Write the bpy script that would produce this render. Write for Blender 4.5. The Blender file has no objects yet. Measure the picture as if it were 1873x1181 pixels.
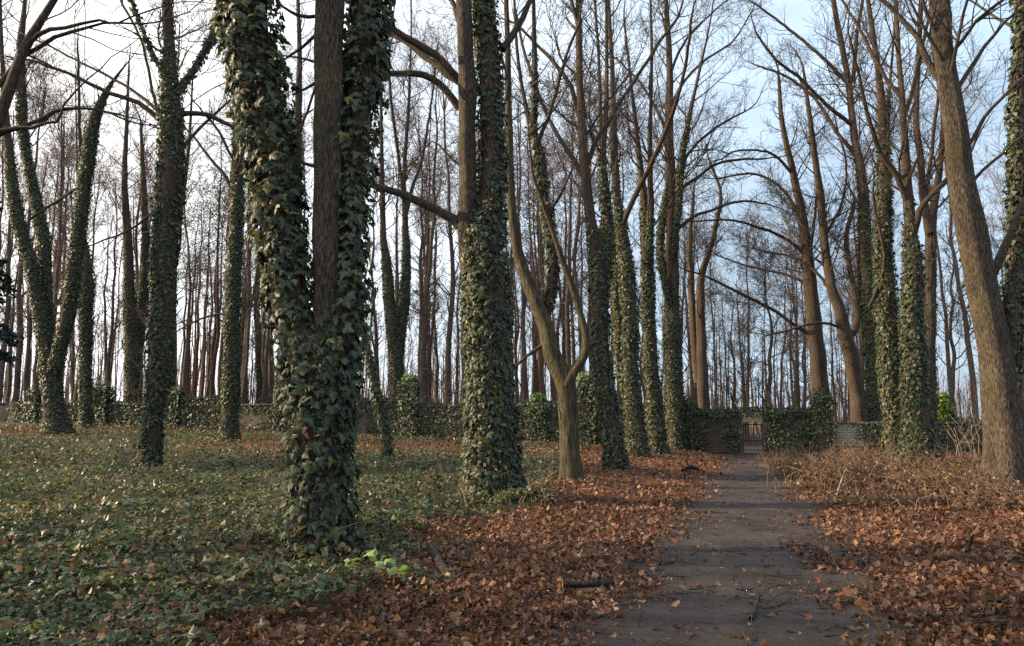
import bpy, math, random
import numpy as np
from math import radians, sin, cos, pi

RNG = np.random.default_rng(11)
random.seed(11)
sc = bpy.context.scene
col = sc.collection

# ------------------------------------------------------------------ camera
IW, IH, FPX, HOR, EYE = 1873.0, 1181.0, 1442.0, 765.0, 1.65
PITCH = math.atan((HOR - IH / 2) / FPX)
cam_d = bpy.data.cameras.new('camera')
cam = bpy.data.objects.new('camera', cam_d); col.objects.link(cam)
cam_d.sensor_width = 36.0; cam_d.lens = FPX / IW * 36.0
cam_d.clip_start = 0.05; cam_d.clip_end = 3000
cam.location = (0, 0, EYE); cam.rotation_euler = (pi / 2 + PITCH, 0, 0)
sc.camera = cam
sc.view_settings.view_transform = 'Standard'; sc.view_settings.look = 'None'
sc.view_settings.gamma = 1.0; sc.view_settings.use_curve_mapping = False
sc.view_settings.exposure = 1.02

# ------------------------------------------------------------------ light
SUN_AZ, SUN_EL = 86.0, 21.0          # degrees left of the view direction (+Y), above the horizon
sdir = np.array([-sin(radians(SUN_AZ)) * cos(radians(SUN_EL)), cos(radians(SUN_AZ)) * cos(radians(SUN_EL)), sin(radians(SUN_EL))])
w = bpy.data.worlds.new('World'); sc.world = w; w.use_nodes = True
nt = w.node_tree; nt.nodes.clear()
sky = nt.nodes.new('ShaderNodeTexSky'); sky.sky_type = 'NISHITA'; sky.sun_disc = False
sky.sun_elevation = radians(SUN_EL); sky.sun_rotation = radians(-SUN_AZ)
sky.air_density = 1.0; sky.dust_density = 2.2; sky.ozone_density = 1.4
geo = nt.nodes.new('ShaderNodeTexCoord')
mp = nt.nodes.new('ShaderNodeMapping'); mp.inputs['Scale'].default_value = (1.6, 1.6, 4.5); mp.inputs['Location'].default_value = (0.35, 0.2, 0.1)
cn = nt.nodes.new('ShaderNodeTexNoise'); cn.inputs['Scale'].default_value = 1.5; cn.inputs['Detail'].default_value = 7; cn.inputs['Roughness'].default_value = 0.55
cr = nt.nodes.new('ShaderNodeValToRGB'); cr.color_ramp.elements[0].position = 0.36; cr.color_ramp.elements[1].position = 0.72
cr.color_ramp.elements[0].color = (0.40, 0.40, 0.40, 1); cr.color_ramp.elements[1].color = (0.95, 0.95, 0.95, 1)
mix = nt.nodes.new('ShaderNodeMixRGB'); mix.inputs[2].default_value = (9.2, 9.6, 10.2, 1)
bg = nt.nodes.new('ShaderNodeBackground'); bg.inputs['Strength'].default_value = 0.057
out = nt.nodes.new('ShaderNodeOutputWorld')
L = nt.links.new
L(geo.outputs['Generated'], mp.inputs['Vector']); L(mp.outputs[0], cn.inputs['Vector']); L(cn.outputs['Fac'], cr.inputs[0])
dt = nt.nodes.new('ShaderNodeVectorMath'); dt.operation = 'DOT_PRODUCT'; dt.inputs[1].default_value = [float(a) for a in sdir]   # thin cloud scatters forward: brighter towards the sun
L(geo.outputs['Generated'], dt.inputs[0])
mr = nt.nodes.new('ShaderNodeMapRange'); mr.interpolation_type = 'SMOOTHSTEP'; mr.inputs['From Min'].default_value = -0.25; mr.inputs['From Max'].default_value = 0.9; mr.inputs['To Min'].default_value = 0.0; mr.inputs['To Max'].default_value = 1.0
L(dt.outputs['Value'], mr.inputs['Value'])
cm = nt.nodes.new('ShaderNodeMixRGB'); cm.inputs[1].default_value = (7.6, 9.9, 12.4, 1); cm.inputs[2].default_value = (15, 14.6, 14.0, 1); L(mr.outputs[0], cm.inputs[0]); L(cm.outputs[0], mix.inputs[2])
ca = nt.nodes.new('ShaderNodeMath'); ca.operation = 'MULTIPLY_ADD'; ca.inputs[1].default_value = 0.75; ca.use_clamp = True; L(mr.outputs[0], ca.inputs[0]); L(cr.outputs[0], ca.inputs[2])
L(ca.outputs[0], mix.inputs[0]); L(sky.outputs[0], mix.inputs[1]); L(mix.outputs[0], bg.inputs['Color']); L(bg.outputs[0], out.inputs[0])
sl = bpy.data.lights.new('sun', 'SUN'); sl.energy = 5.0; sl.angle = radians(0.8); sl.color = (1.0, 0.77, 0.48)
so = bpy.data.objects.new('sun', sl); col.objects.link(so)
from mathutils import Vector
so.rotation_euler = Vector(sdir).to_track_quat('Z', 'Y').to_euler(); so.location = (-30, 10, 40)
sc.cycles.max_bounces = 6; sc.cycles.diffuse_bounces = 3; sc.cycles.transparent_max_bounces = 4
sc.cycles.use_denoising = False

# ------------------------------------------------------------------ helpers: pixels, terrain
def px_dir(x, y):
    xc, yc = (x - IW / 2) / FPX, -(y - IH / 2) / FPX
    return np.array([xc, cos(PITCH) - yc * sin(PITCH), sin(PITCH) + yc * cos(PITCH)])
def at(x, y, Y):
    d = px_dir(x, y); s = Y / d[1]
    return np.array([d[0] * s, Y, EYE + d[2] * s])
PA = radians(17.0)
UD = np.array([sin(PA), cos(PA)]); NL = np.array([-cos(PA), sin(PA)])
P0 = np.array([-0.15, 0.0])
def sm(x, a, b):
    t = np.clip((np.asarray(x, float) - a) / (b - a), 0, 1); return t * t * (3 - 2 * t)
def uv_of(x, y):
    dx, dy = x - P0[0], y - P0[1]
    return dx * UD[0] + dy * UD[1], dx * NL[0] + dy * NL[1]
def height(x, y):
    x = np.asarray(x, float); y = np.asarray(y, float)
    u, v = uv_of(x, y)
    S = sm(u, 4, 44)
    h = S * (0.32 * sm(np.abs(v), 0.9, 4.2) + 0.029 * np.clip(v - 3, 0, 60)) - 0.27 * sm(u, 22, 44)
    h = h + (0.07 * np.sin(x * 0.55 + 1.3) * np.sin(y * 0.43 + 0.4) + 0.035 * np.sin(x * 1.7 + y * 0.9) ) * sm(np.abs(v), 1.3, 4.0) * (1 - 0.5 * sm(u, 30, 45))
    h = h + 0.012 * np.sin(x * 2.9 + 0.7) * np.sin(y * 2.3)
    return h
def ground_hit(x, y):
    d = px_dir(x, y); Ys = np.linspace(2.5, 80, 3000)
    s = Ys / d[1]; g = height(d[0] * s, Ys) - (EYE + d[2] * s)
    k = np.argmax(g > 0) if (g > 0).any() else len(Ys) - 1
    return np.array([d[0] * s[k], Ys[k], height(d[0] * s[k], Ys[k])])

def vnoise(x, y, scale, seed=0):
    """cheap smooth value noise, 0..1"""
    x = np.asarray(x, float) / scale + 1000; y = np.asarray(y, float) / scale + 1000
    xi = np.floor(x).astype(np.int64); yi = np.floor(y).astype(np.int64)
    fx, fy = x - xi, y - yi; fx = fx * fx * (3 - 2 * fx); fy = fy * fy * (3 - 2 * fy)
    def hsh(a, b):
        n = (a * 374761393 + b * 668265263 + seed * 982451653) & 0x7fffffff
        n = ((n ^ (n >> 13)) * 1274126177) & 0x7fffffff
        return ((n ^ (n >> 16)) & 0xffff) / 65535.0
    return (hsh(xi, yi) * (1 - fx) + hsh(xi + 1, yi) * fx) * (1 - fy) + (hsh(xi, yi + 1) * (1 - fx) + hsh(xi + 1, yi + 1) * fx) * fy

# ------------------------------------------------------------------ helpers: meshes, objects
def mesh_np(name, V, F, mat, colors=None, smooth=True):
    """F: list of int arrays (k,3) or (k,4)"""
    V = np.asarray(V, np.float32); me = bpy.data.meshes.new(name)
    F = [np.asarray(f, np.int32) for f in (F if isinstance(F, list) else [F]) if len(f)]
    me.vertices.add(len(V)); me.vertices.foreach_set('co', V.ravel())
    lv = np.concatenate([f.ravel() for f in F]) if F else np.zeros(0, np.int32)
    tot = np.concatenate([np.full(len(f), f.shape[1], np.int32) for f in F]) if F else np.zeros(0, np.int32)
    me.loops.add(len(lv)); me.loops.foreach_set('vertex_index', lv)
    me.polygons.add(len(tot)); me.polygons.foreach_set('loop_start', np.concatenate([[0], np.cumsum(tot)[:-1]]).astype(np.int32))
    if smooth: me.polygons.foreach_set('use_smooth', np.ones(len(tot), bool))
    me.update(calc_edges=True)
    if colors is not None:
        a = me.color_attributes.new('tint', 'FLOAT_COLOR', 'POINT')
        c = np.ones((len(V), 4), np.float32); c[:, :3] = colors
        a.data.foreach_set('color', c.ravel())
    if mat: me.materials.append(mat)
    return me
def obj(name, me, parent=None, loc=None):
    o = bpy.data.objects.new(name, me); col.objects.link(o)
    if parent: o.parent = parent
    if loc is not None: o.location = [float(a) for a in loc]
    return o
def tag(o, label=None, cat=None, group=None, kind=None):
    if label: o['label'] = label
    if cat: o['category'] = cat
    if group: o['group'] = group
    if kind: o['kind'] = kind
    return o
def thing(name, loc, label, cat, group=None):
    return tag(obj(name, None, None, loc), label, cat, group, 'thing')

def tubes(groups, twist=True):
    """groups: list of (P (m,n,3), R (m,n), sides) -> V, quads"""
    VV, FF, off = [], [], 0
    for P, R, k in groups:
        P = np.asarray(P, float); R = np.asarray(R, float); m, n = P.shape[:2]
        T = np.gradient(P, axis=1); T /= np.linalg.norm(T, axis=2, keepdims=True) + 1e-9
        ch = P[:, -1] - P[:, 0]; ch /= np.linalg.norm(ch, axis=1, keepdims=True) + 1e-9
        ref = np.where(np.abs(ch[:, 2:3]) < 0.8, np.array([[0, 0, 1.0]]), np.array([[1.0, 0, 0]]))
        ref = ref - (ref * ch).sum(1, keepdims=True) * ch
        U = ref[:, None] - (ref[:, None] * T).sum(2, keepdims=True) * T
        U /= np.linalg.norm(U, axis=2, keepdims=True) + 1e-9
        W = np.cross(T, U)
        a = np.arange(k) * 2 * pi / k
        if R.ndim == 2: R = np.repeat(R[:, :, None], k, axis=2)
        V = P[:, :, None] + R[..., None] * (U[:, :, None] * np.cos(a)[None, None, :, None] + W[:, :, None] * np.sin(a)[None, None, :, None])
        idx = np.arange(m * n * k).reshape(m, n, k) + off
        A = idx[:, :-1]; B = idx[:, 1:]
        q = np.stack([A, np.roll(A, -1, 2), np.roll(B, -1, 2), B], -1).reshape(-1, 4)
        VV.append(V.reshape(-1, 3)); FF.append(q); off += m * n * k
        ends = idx[:, -1]          # cap at the tip
        if k == 4: FF.append(ends.reshape(-1, 4))
    if not VV: return np.zeros((0, 3)), [np.zeros((0, 4), int)]
    return np.concatenate(VV), FF
def resample(P, R, step):
    P = np.asarray(P, float); R = np.asarray(R, float)
    Q = np.vstack([2 * P[0] - P[1], P, 2 * P[-1] - P[-2]])
    outp, outr = [], []
    for i in range(len(P) - 1):
        n = max(2, int(np.linalg.norm(P[i + 1] - P[i]) / step)); t = np.linspace(0, 1, n, endpoint=False)[:, None]
        p0, p1, p2, p3 = Q[i], Q[i + 1], Q[i + 2], Q[i + 3]
        outp.append(0.5 * (2 * p1 + (p2 - p0) * t + (2 * p0 - 5 * p1 + 4 * p2 - p3) * t ** 2 + (3 * p1 - p0 - 3 * p2 + p3) * t ** 3))
        outr.append(R[i] + (R[i + 1] - R[i]) * t[:, 0])
    outp.append(P[-1:]); outr.append(R[-1:])
    return np.concatenate(outp), np.concatenate(outr)
def boxes_mesh(name, boxes, mat, jitter=0.0):
    V, F = [], []
    for b in boxes:
        o = len(V); V += list(b)
        F += [(o, o+3, o+2, o+1), (o+4, o+5, o+6, o+7), (o, o+1, o+5, o+4), (o+1, o+2, o+6, o+5), (o+2, o+3, o+7, o+6), (o+3, o, o+4, o+7)]
    return mesh_np(name, V, np.array(F), mat, smooth=False)

# ------------------------------------------------------------------ materials
def mat_base(name):
    m = bpy.data.materials.new(name); m.use_nodes = True
    t = m.node_tree; b = t.nodes['Principled BSDF']; return m, t, b
def ramp(t, fac, stops):
    r = t.nodes.new('ShaderNodeValToRGB'); e = r.color_ramp.elements
    while len(e) < len(stops): e.new(0.5)
    for i, (p, c) in enumerate(stops): e[i].position = p; e[i].color = (*c, 1)
    t.links.new(fac, r.inputs[0]); return r.outputs[0]
def noise(t, vec, scale, detail=5, rough=0.6):
    n = t.nodes.new('ShaderNodeTexNoise'); n.inputs['Scale'].default_value = scale; n.inputs['Detail'].default_value = detail; n.inputs['Roughness'].default_value = rough
    t.links.new(vec, n.inputs['Vector']); return n.outputs['Fac']
def coords(t, scale=(1, 1, 1), kind='Object'):
    c = t.nodes.new('ShaderNodeTexCoord'); m = t.nodes.new('ShaderNodeMapping'); m.inputs['Scale'].default_value = scale
    t.links.new(c.outputs[kind], m.inputs['Vector']); return m.outputs[0]
def bump(t, b, h, strength, dist):
    n = t.nodes.new('ShaderNodeBump'); n.inputs['Strength'].default_value = strength; n.inputs['Distance'].default_value = dist
    t.links.new(h, n.inputs['Height']); t.links.new(n.outputs[0], b.inputs['Normal'])
def mixc(t, fac, a, bcol, mode='MIX'):
    n = t.nodes.new('ShaderNodeMixRGB'); n.blend_type = mode
    for i, v in ((0, fac), (1, a), (2, bcol)):
        if hasattr(v, 'node'): t.links.new(v, n.inputs[i])
        elif i == 0: n.inputs[0].default_value = v
        else: n.inputs[i].default_value = (*v, 1)
    return n.outputs[0]
def bark(name, dark, mid, light, moss=None, vscale=0.2, bs=0.8, scale=48.0):
    m, t, b = mat_base(name)
    v = coords(t, (1, 1, vscale)); n1 = noise(t, v, scale, 8, 0.65)
    c = ramp(t, n1, [(0.38, dark), (0.5, mid), (0.64, light)])
    n2 = noise(t, coords(t), 1.1, 4)
    c = mixc(t, ramp(t, n2, [(0.4, (0, 0, 0)), (0.7, (0.5, 0.5, 0.5))]), c, tuple(0.6 * a for a in dark))
    if moss:
        n3 = noise(t, coords(t, (1, 1, 0.4)), 2.2, 5)
        c = mixc(t, ramp(t, n3, [(0.52, (0, 0, 0)), (0.74, (0.6, 0.6, 0.6))]), c, moss)
    t.links.new(c, b.inputs['Base Color']); b.inputs['Roughness'].default_value = 0.9; b.inputs['Specular IOR Level'].default_value = 0.2
    bump(t, b, n1, bs, 0.05); return m
def leafmat(name, rough=0.45, transl=0.25, spec=0.5):
    m, t, b = mat_base(name)
    a = t.nodes.new('ShaderNodeAttribute'); a.attribute_name = 'tint'
    n = noise(t, coords(t), 14, 3)
    c = mixc(t, 0.45, a.outputs['Color'], ramp(t, n, [(0.3, (0.45, 0.45, 0.45)), (0.7, (1.35, 1.3, 1.2))]), 'MULTIPLY')
    t.links.new(c, b.inputs['Base Color']); b.inputs['Roughness'].default_value = rough; b.inputs['Specular IOR Level'].default_value = spec
    tr = t.nodes.new('ShaderNodeBsdfTranslucent'); t.links.new(mixc(t, 1.0, c, (1.6, 1.7, 0.9), 'MULTIPLY'), tr.inputs['Color'])
    ms = t.nodes.new('ShaderNodeMixShader'); ms.inputs[0].default_value = transl
    o = t.nodes['Material Output']
    t.links.new(b.outputs[0], ms.inputs[1]); t.links.new(tr.outputs[0], ms.inputs[2]); t.links.new(ms.outputs[0], o.inputs['Surface'])
    return m
def plain(name, c1, c2, scale=6, rough=0.85, bs=0.4, metal=0, spec=0.3):
    m, t, b = mat_base(name); n = noise(t, coords(t), scale, 6)
    t.links.new(ramp(t, n, [(0.35, c1), (0.65, c2)]), b.inputs['Base Color'])
    b.inputs['Roughness'].default_value = rough; b.inputs['Metallic'].default_value = metal; b.inputs['Specular IOR Level'].default_value = spec
    bump(t, b, n, bs, 0.02); return m

M_BARK = bark('bark_brown', (0.018, 0.014, 0.011), (0.068, 0.053, 0.041), (0.16, 0.13, 0.10), moss=(0.075, 0.072, 0.03))
M_BARKM = bark('bark_mossy', (0.024, 0.02, 0.012), (0.075, 0.062, 0.038), (0.14, 0.12, 0.078), moss=(0.068, 0.080, 0.026), vscale=0.1, scale=26)
M_BARKD = bark('bark_dark', (0.028, 0.02, 0.015), (0.075, 0.055, 0.04), (0.13, 0.10, 0.075))
M_PINE = bark('bark_pine', (0.045, 0.028, 0.021), (0.12, 0.07, 0.05), (0.21, 0.12, 0.085), vscale=0.3)
M_WOOD = bark('bark_wood', (0.05, 0.038, 0.03), (0.12, 0.09, 0.072), (0.19, 0.15, 0.12), vscale=0.3)
M_TWIG = plain('twig_bark', (0.026, 0.020, 0.017), (0.065, 0.048, 0.038), 3, 0.9, 0.1)
M_TWIGR = plain('twig_red', (0.09, 0.06, 0.048), (0.17, 0.118, 0.095), 2, 0.9, 0.1)
M_IVY = leafmat('ivy_leaf', 0.5, 0.2, 0.32)
M_DRY = leafmat('dry_leaf', 0.7, 0.2, 0.3)
M_NEED = leafmat('needles', 0.6, 0.1, 0.3)

# ------------------------------------------------------------------ leaves
def leaf_ivy(rs):
    o = [(0, 0.06), (0.2, -0.1), (0.42, -0.02), (0.55, 0.24), (0.3, 0.34), (0.26, 0.52), (0, 1.0), (-0.26, 0.52), (-0.3, 0.34), (-0.55, 0.24), (-0.42, -0.02), (-0.2, -0.1)]
    V = [(0, 0.32, 0.07)] + [(x * rs.uniform(.85, 1.15), y * rs.uniform(.9, 1.1), -0.30 * abs(x) - 0.12 * max(0, y - .4) + rs.uniform(-.05, .05)) for x, y in o]
    return np.array(V), np.array([(0, i + 1, (i + 1) % 12 + 1) for i in range(12)])
def leaf_mid(rs):
    o = [(0, 0), (0.48, 0.12), (0.28, 0.5), (0, 1.0), (-0.28, 0.5), (-0.48, 0.12)]
    V = [(x * rs.uniform(.85, 1.15), y, -0.3 * abs(x) - 0.1 * y * y + rs.uniform(-.06, .06)) for x, y in o]
    return np.array(V), np.array([(0, 1, 3), (1, 2, 3), (0, 3, 5), (3, 4, 5)])
def leaf_far(rs):
    V = [(0, 0, 0), (0.48, 0.35, -.16 + rs.uniform(-.1, .1)), (0, 1.0, rs.uniform(-.15, .05)), (-0.48, 0.35, -.16)]
    return np.array(V), np.array([(0, 1, 2), (0, 2, 3)])
def leaf_dry(rs):
    o = [(0, -.05), (0.34, 0.0), (0.46, 0.3), (0.34, 0.62), (0, 1.0), (-0.34, 0.62), (-0.46, 0.3), (-0.34, 0.0)]
    c1, c2, tw, nw = rs.uniform(-.8, 2.0), rs.uniform(-1.0, 1.3), rs.uniform(-1.2, 1.2), rs.uniform(.55, 1.05)
    V = [(0, 0.42, 0)] + [(x * nw * rs.uniform(.55, 1.25), y * rs.uniform(.8, 1.12), c1 * x * x * 1.5 + c2 * (y - .45) ** 2 + tw * x * (y - .4) + rs.uniform(-.12, .12)) for x, y in o]
    return np.array(V), np.array([(0, i + 1, (i + 1) % 8 + 1) for i in range(8)])
def leaf_dry4(rs):
    o = [(0, 0), (0.46, 0.2), (0.36, 0.6), (0, 1.0), (-0.36, 0.6), (-0.46, 0.2)]; nw = rs.uniform(.6, 1.1)
    V = [(x * nw * rs.uniform(.6, 1.2), y * rs.uniform(.85, 1.1), rs.uniform(-.28, .34)) for x, y in o]
    return np.array(V), np.array([(0, 1, 3), (1, 2, 3), (0, 3, 5), (3, 4, 5)])
_rs = random.Random(5)
LEAF = {k: [f(_rs) for _ in range(n)] for k, f, n in (('ivy', leaf_ivy, 5), ('mid', leaf_mid, 5), ('far', leaf_far, 4), ('dry', leaf_dry, 12), ('dry4', leaf_dry4, 10))}
IVYC = np.array([(0.034, 0.054, 0.030), (0.050, 0.072, 0.040), (0.024, 0.038, 0.024), (0.065, 0.085, 0.048), (0.085, 0.095, 0.042), (0.042, 0.062, 0.042)])
LITC = np.array([(0.150, 0.066, 0.043), (0.21, 0.102, 0.062), (0.100, 0.049, 0.038), (0.27, 0.165, 0.105), (0.070, 0.039, 0.032), (0.185, 0.078, 0.043), (0.130, 0.064, 0.048)])
def pick(pal, n, extra=None):
    c = pal[RNG.integers(0, len(pal), n)] * RNG.uniform(0.75, 1.25, (n, 1))
    if extra is not None:
        p, e = extra; k = RNG.random(n) < p; c[k] = np.asarray(e)[RNG.integers(0, len(e), k.sum())] * RNG.uniform(.8, 1.2, (k.sum(), 1))
    return c
IVY_EXTRA = (0.05, [(0.17, 0.17, 0.045), (0.12, 0.075, 0.035), (0.10, 0.13, 0.04)])
def norm(a): return a / (np.linalg.norm(a, axis=-1, keepdims=True) + 1e-9)
def leaves_arrays(P, Nrm, Tip, S, C, kind):
    """place leaves: normal Nrm, tip direction Tip, size S"""
    Z = norm(Nrm); Yv = norm(Tip - (Tip * Z).sum(1, keepdims=True) * Z); X = np.cross(Yv, Z)
    tid = RNG.integers(0, len(LEAF[kind]), len(P)); VV, FF, CC, off = [], [], [], 0
    for k, (tv, tf) in enumerate(LEAF[kind]):
        i = np.where(tid == k)[0]
        if not len(i): continue
        s = S[i][:, None, None]
        V = P[i][:, None] + s * (tv[None, :, 0:1] * X[i][:, None] + tv[None, :, 1:2] * Yv[i][:, None] + tv[None, :, 2:3] * Z[i][:, None])
        F = (tf[None] + (np.arange(len(i)) * len(tv))[:, None, None] + off).reshape(-1, 3)
        VV.append(V.reshape(-1, 3)); FF.append(F); CC.append(np.repeat(C[i], len(tv), 0)); off += len(i) * len(tv)
    return np.concatenate(VV), np.concatenate(FF), np.concatenate(CC)
_single = {}
def leaf_singles(parent, origin, P, Nrm, Tip, S, C, kind, mat, name, sel):
    """some of the leaves as objects of their own that share a few meshes"""
    from mathutils import Matrix
    Z = norm(Nrm); Yv = norm(Tip - (Tip * Z).sum(1, keepdims=True) * Z); X = np.cross(Yv, Z)
    for i in sel:
        k = int(RNG.integers(0, len(LEAF[kind]))); ck = int(RNG.integers(0, 7)); key = (kind, k, ck, mat.name)
        if key not in _single:
            tv, tf = LEAF[kind][k]; _single[key] = mesh_np(name, tv, tf, mat, np.repeat(C[i][None], len(tv), 0))
        o = bpy.data.objects.new(name, _single[key]); col.objects.link(o); o.parent = parent
        mm = Matrix.Identity(4)
        for r in range(3):
            mm[r][0], mm[r][1], mm[r][2] = X[i][r] * S[i], Yv[i][r] * S[i], Z[i][r] * S[i]
            mm[r][3] = P[i][r] - origin[r]
        o.matrix_basis = mm

# ------------------------------------------------------------------ ground, path
def axis(dense_lo, dense_hi, step, far_lo, far_hi, g=1.12):
    a = list(np.arange(dense_lo, dense_hi, step)); s = step; p = a[-1]
    while p < far_hi: s *= g; p += s; a.append(p)
    s = step; p = a[0]; b = []
    while p > far_lo: s *= g; p -= s; b.append(p)
    return np.array(b[::-1] + a)
gx = axis(-12, 14, 0.2, -900, 900); gy = axis(2, 22, 0.2, -300, 1500)
GX, GY = np.meshgrid(gx, gy)
# where the ivy carpet ends (traced on the ground), as X for each depth
BND = np.array([ground_hit(*p)[:2] for p in [(330, 1181), (470, 1140), (590, 1105), (720, 1075), (800, 1030), (760, 975), (840, 950), (960, 925), (1000, 890), (1010, 860), (1050, 835), (1100, 818)]])
BND = BND[np.argsort(BND[:, 1])]
BY = float(ground_hit(700, 815)[1])      # a russet band of litter crosses the ivy here
def ivy_cover(x, y):
    xb = np.interp(y, BND[:, 1], BND[:, 0])
    n = vnoise(x, y, 0.9, 3) - 0.5 + 0.6 * (vnoise(x, y, 0.3, 4) - 0.5)
    e = sm(xb - x + n * 1.3, -0.35, 0.55)
    far = sm(y, 22, 32)
    patch = sm(vnoise(x * 0.45, y, 3.2, 8) * 0.65 + vnoise(x, y, 1.1, 9) * 0.35, 0.40, 0.56)
    band = np.clip(np.exp(-((y - BY - 0.10 * x + 1.2 * (vnoise(x, y, 2.0, 12) - .5)) / 3.0) ** 2) * 1.25, 0, 1) * sm(x, -15, -11)
    return e * (1 - far * patch * 0.75) * (1 - band)
def path_half(u):
    return 1.08 + 0.22 * (vnoise(u, 0 * u, 2.3, 1) - .5) + 0.12 * (vnoise(u, 0 * u, 0.6, 2) - .5)
def on_path(x, y):
    u, v = uv_of(x, y); n = vnoise(x, y, 0.7, 21) - 0.5 + 0.5 * (vnoise(x, y, 0.2, 22) - 0.5)
    return 1 - sm(np.abs(v - .22 * sm(u, 12, 7)) + n * 1.0, 0.6, 1.75)
ivg = ivy_cover(GX, GY)
V = np.stack([GX, GY, height(GX, GY)], -1).reshape(-1, 3)
ny, nx = GX.shape; I = np.arange(ny * nx).reshape(ny, nx)
F = np.stack([I[:-1, :-1], I[:-1, 1:], I[1:, 1:], I[1:, :-1]], -1).reshape(-1, 4)
m, t, b = mat_base('ground_soil')
a = t.nodes.new('ShaderNodeAttribute'); a.attribute_name = 'tint'
sx = t.nodes.new('ShaderNodeSeparateColor'); t.links.new(a.outputs['Color'], sx.inputs[0])
n1 = noise(t, coords(t), 16, 7, 0.7); n2 = noise(t, coords(t), 1.3, 5)
cl = ramp(t, n1, [(0.3, (0.045, 0.022, 0.016)), (0.5, (0.13, 0.06, 0.038)), (0.68, (0.22, 0.115, 0.068))])
ci = ramp(t, n1, [(0.3, (0.018, 0.022, 0.013)), (0.55, (0.05, 0.055, 0.03)), (0.72, (0.11, 0.085, 0.05))])
c = mixc(t, sx.outputs[0], cl, ci)
c = mixc(t, sx.outputs[1], c, ramp(t, n1, [(0.3, (0.022, 0.015, 0.012)), (0.55, (0.05, 0.036, 0.029)), (0.72, (0.085, 0.062, 0.048))]))
c = mixc(t, 0.6, c, ramp(t, n2, [(0.35, (0.6, 0.6, 0.6)), (0.65, (1.1, 1.05, 1.0))]), 'MULTIPLY')
t.links.new(c, b.inputs['Base Color']); b.inputs['Roughness'].default_value = 0.95; b.inputs['Specular IOR Level'].default_value = 0.15
bump(t, b, n1, 0.7, 0.04); M_GROUND = m
cg = np.zeros((ny * nx, 3)); cg[:, 0] = ivg.ravel(); cg[:, 1] = on_path(GX, GY).ravel()
tag(obj('ground', mesh_np('ground', V, F, M_GROUND, cg)), 'woodland floor of brown soil under fallen leaves and ivy', 'ground', kind='structure')

us = np.concatenate([np.arange(-4, 20, 0.15), np.arange(20, 62, 0.4)]); vs = np.linspace(-1, 1, 15)
UU, VN = np.meshgrid(us, vs, indexing='ij')
side = np.where(VN > 0, 1.0, 2.0)
VVv = VN * (path_half(UU) + 0.14 * (vnoise(UU, side * 50, 0.35, 6) - .5)) * (1.15 + 0.2 * sm(UU, 14, 6)) + .12 * sm(UU, 12, 7)
PX = P0[0] + UU * UD[0] + VVv * NL[0]; PY = P0[1] + UU * UD[1] + VVv * NL[1]
PZ = height(PX, PY) + 0.012 - 0.02 * np.abs(VN) ** 6
I = np.arange(PX.size).reshape(PX.shape)
F = np.stack([I[:-1, :-1], I[1:, :-1], I[1:, 1:], I[:-1, 1:]], -1).reshape(-1, 4)
m, t, b = mat_base('path_dirt')
n1 = noise(t, coords(t), 60, 8, 0.75); n2 = noise(t, coords(t, (1, 0.6, 1)), 1.1, 6, 0.6)
c = ramp(t, n2, [(0.3, (0.014, 0.010, 0.009)), (0.5, (0.036, 0.026, 0.024)), (0.7, (0.072, 0.053, 0.045))])
c = mixc(t, 0.75, c, ramp(t, n1, [(0.3, (0.5, 0.5, 0.5)), (0.55, (1, 1, 1)), (0.74, (1.6, 1.5, 1.4))]), 'MULTIPLY')
t.links.new(c, b.inputs['Base Color']); b.inputs['Roughness'].default_value = 0.8; b.inputs['Specular IOR Level'].default_value = 0.35
ad = t.nodes.new('ShaderNodeMath'); ad.operation = 'ADD'; t.links.new(n1, ad.inputs[0])
ml = t.nodes.new('ShaderNodeMath'); ml.operation = 'MULTIPLY'; ml.inputs[1].default_value = 2.5; t.links.new(noise(t, coords(t), 7, 4), ml.inputs[0]); t.links.new(ml.outputs[0], ad.inputs[1])
bump(t, b, ad.outputs[0], 0.6, 0.02)
tag(obj('path', mesh_np('path', np.stack([PX, PY, PZ], -1).reshape(-1, 3), F, m)), 'dark trodden dirt path leading to the gate', 'path', kind='structure')

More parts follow.
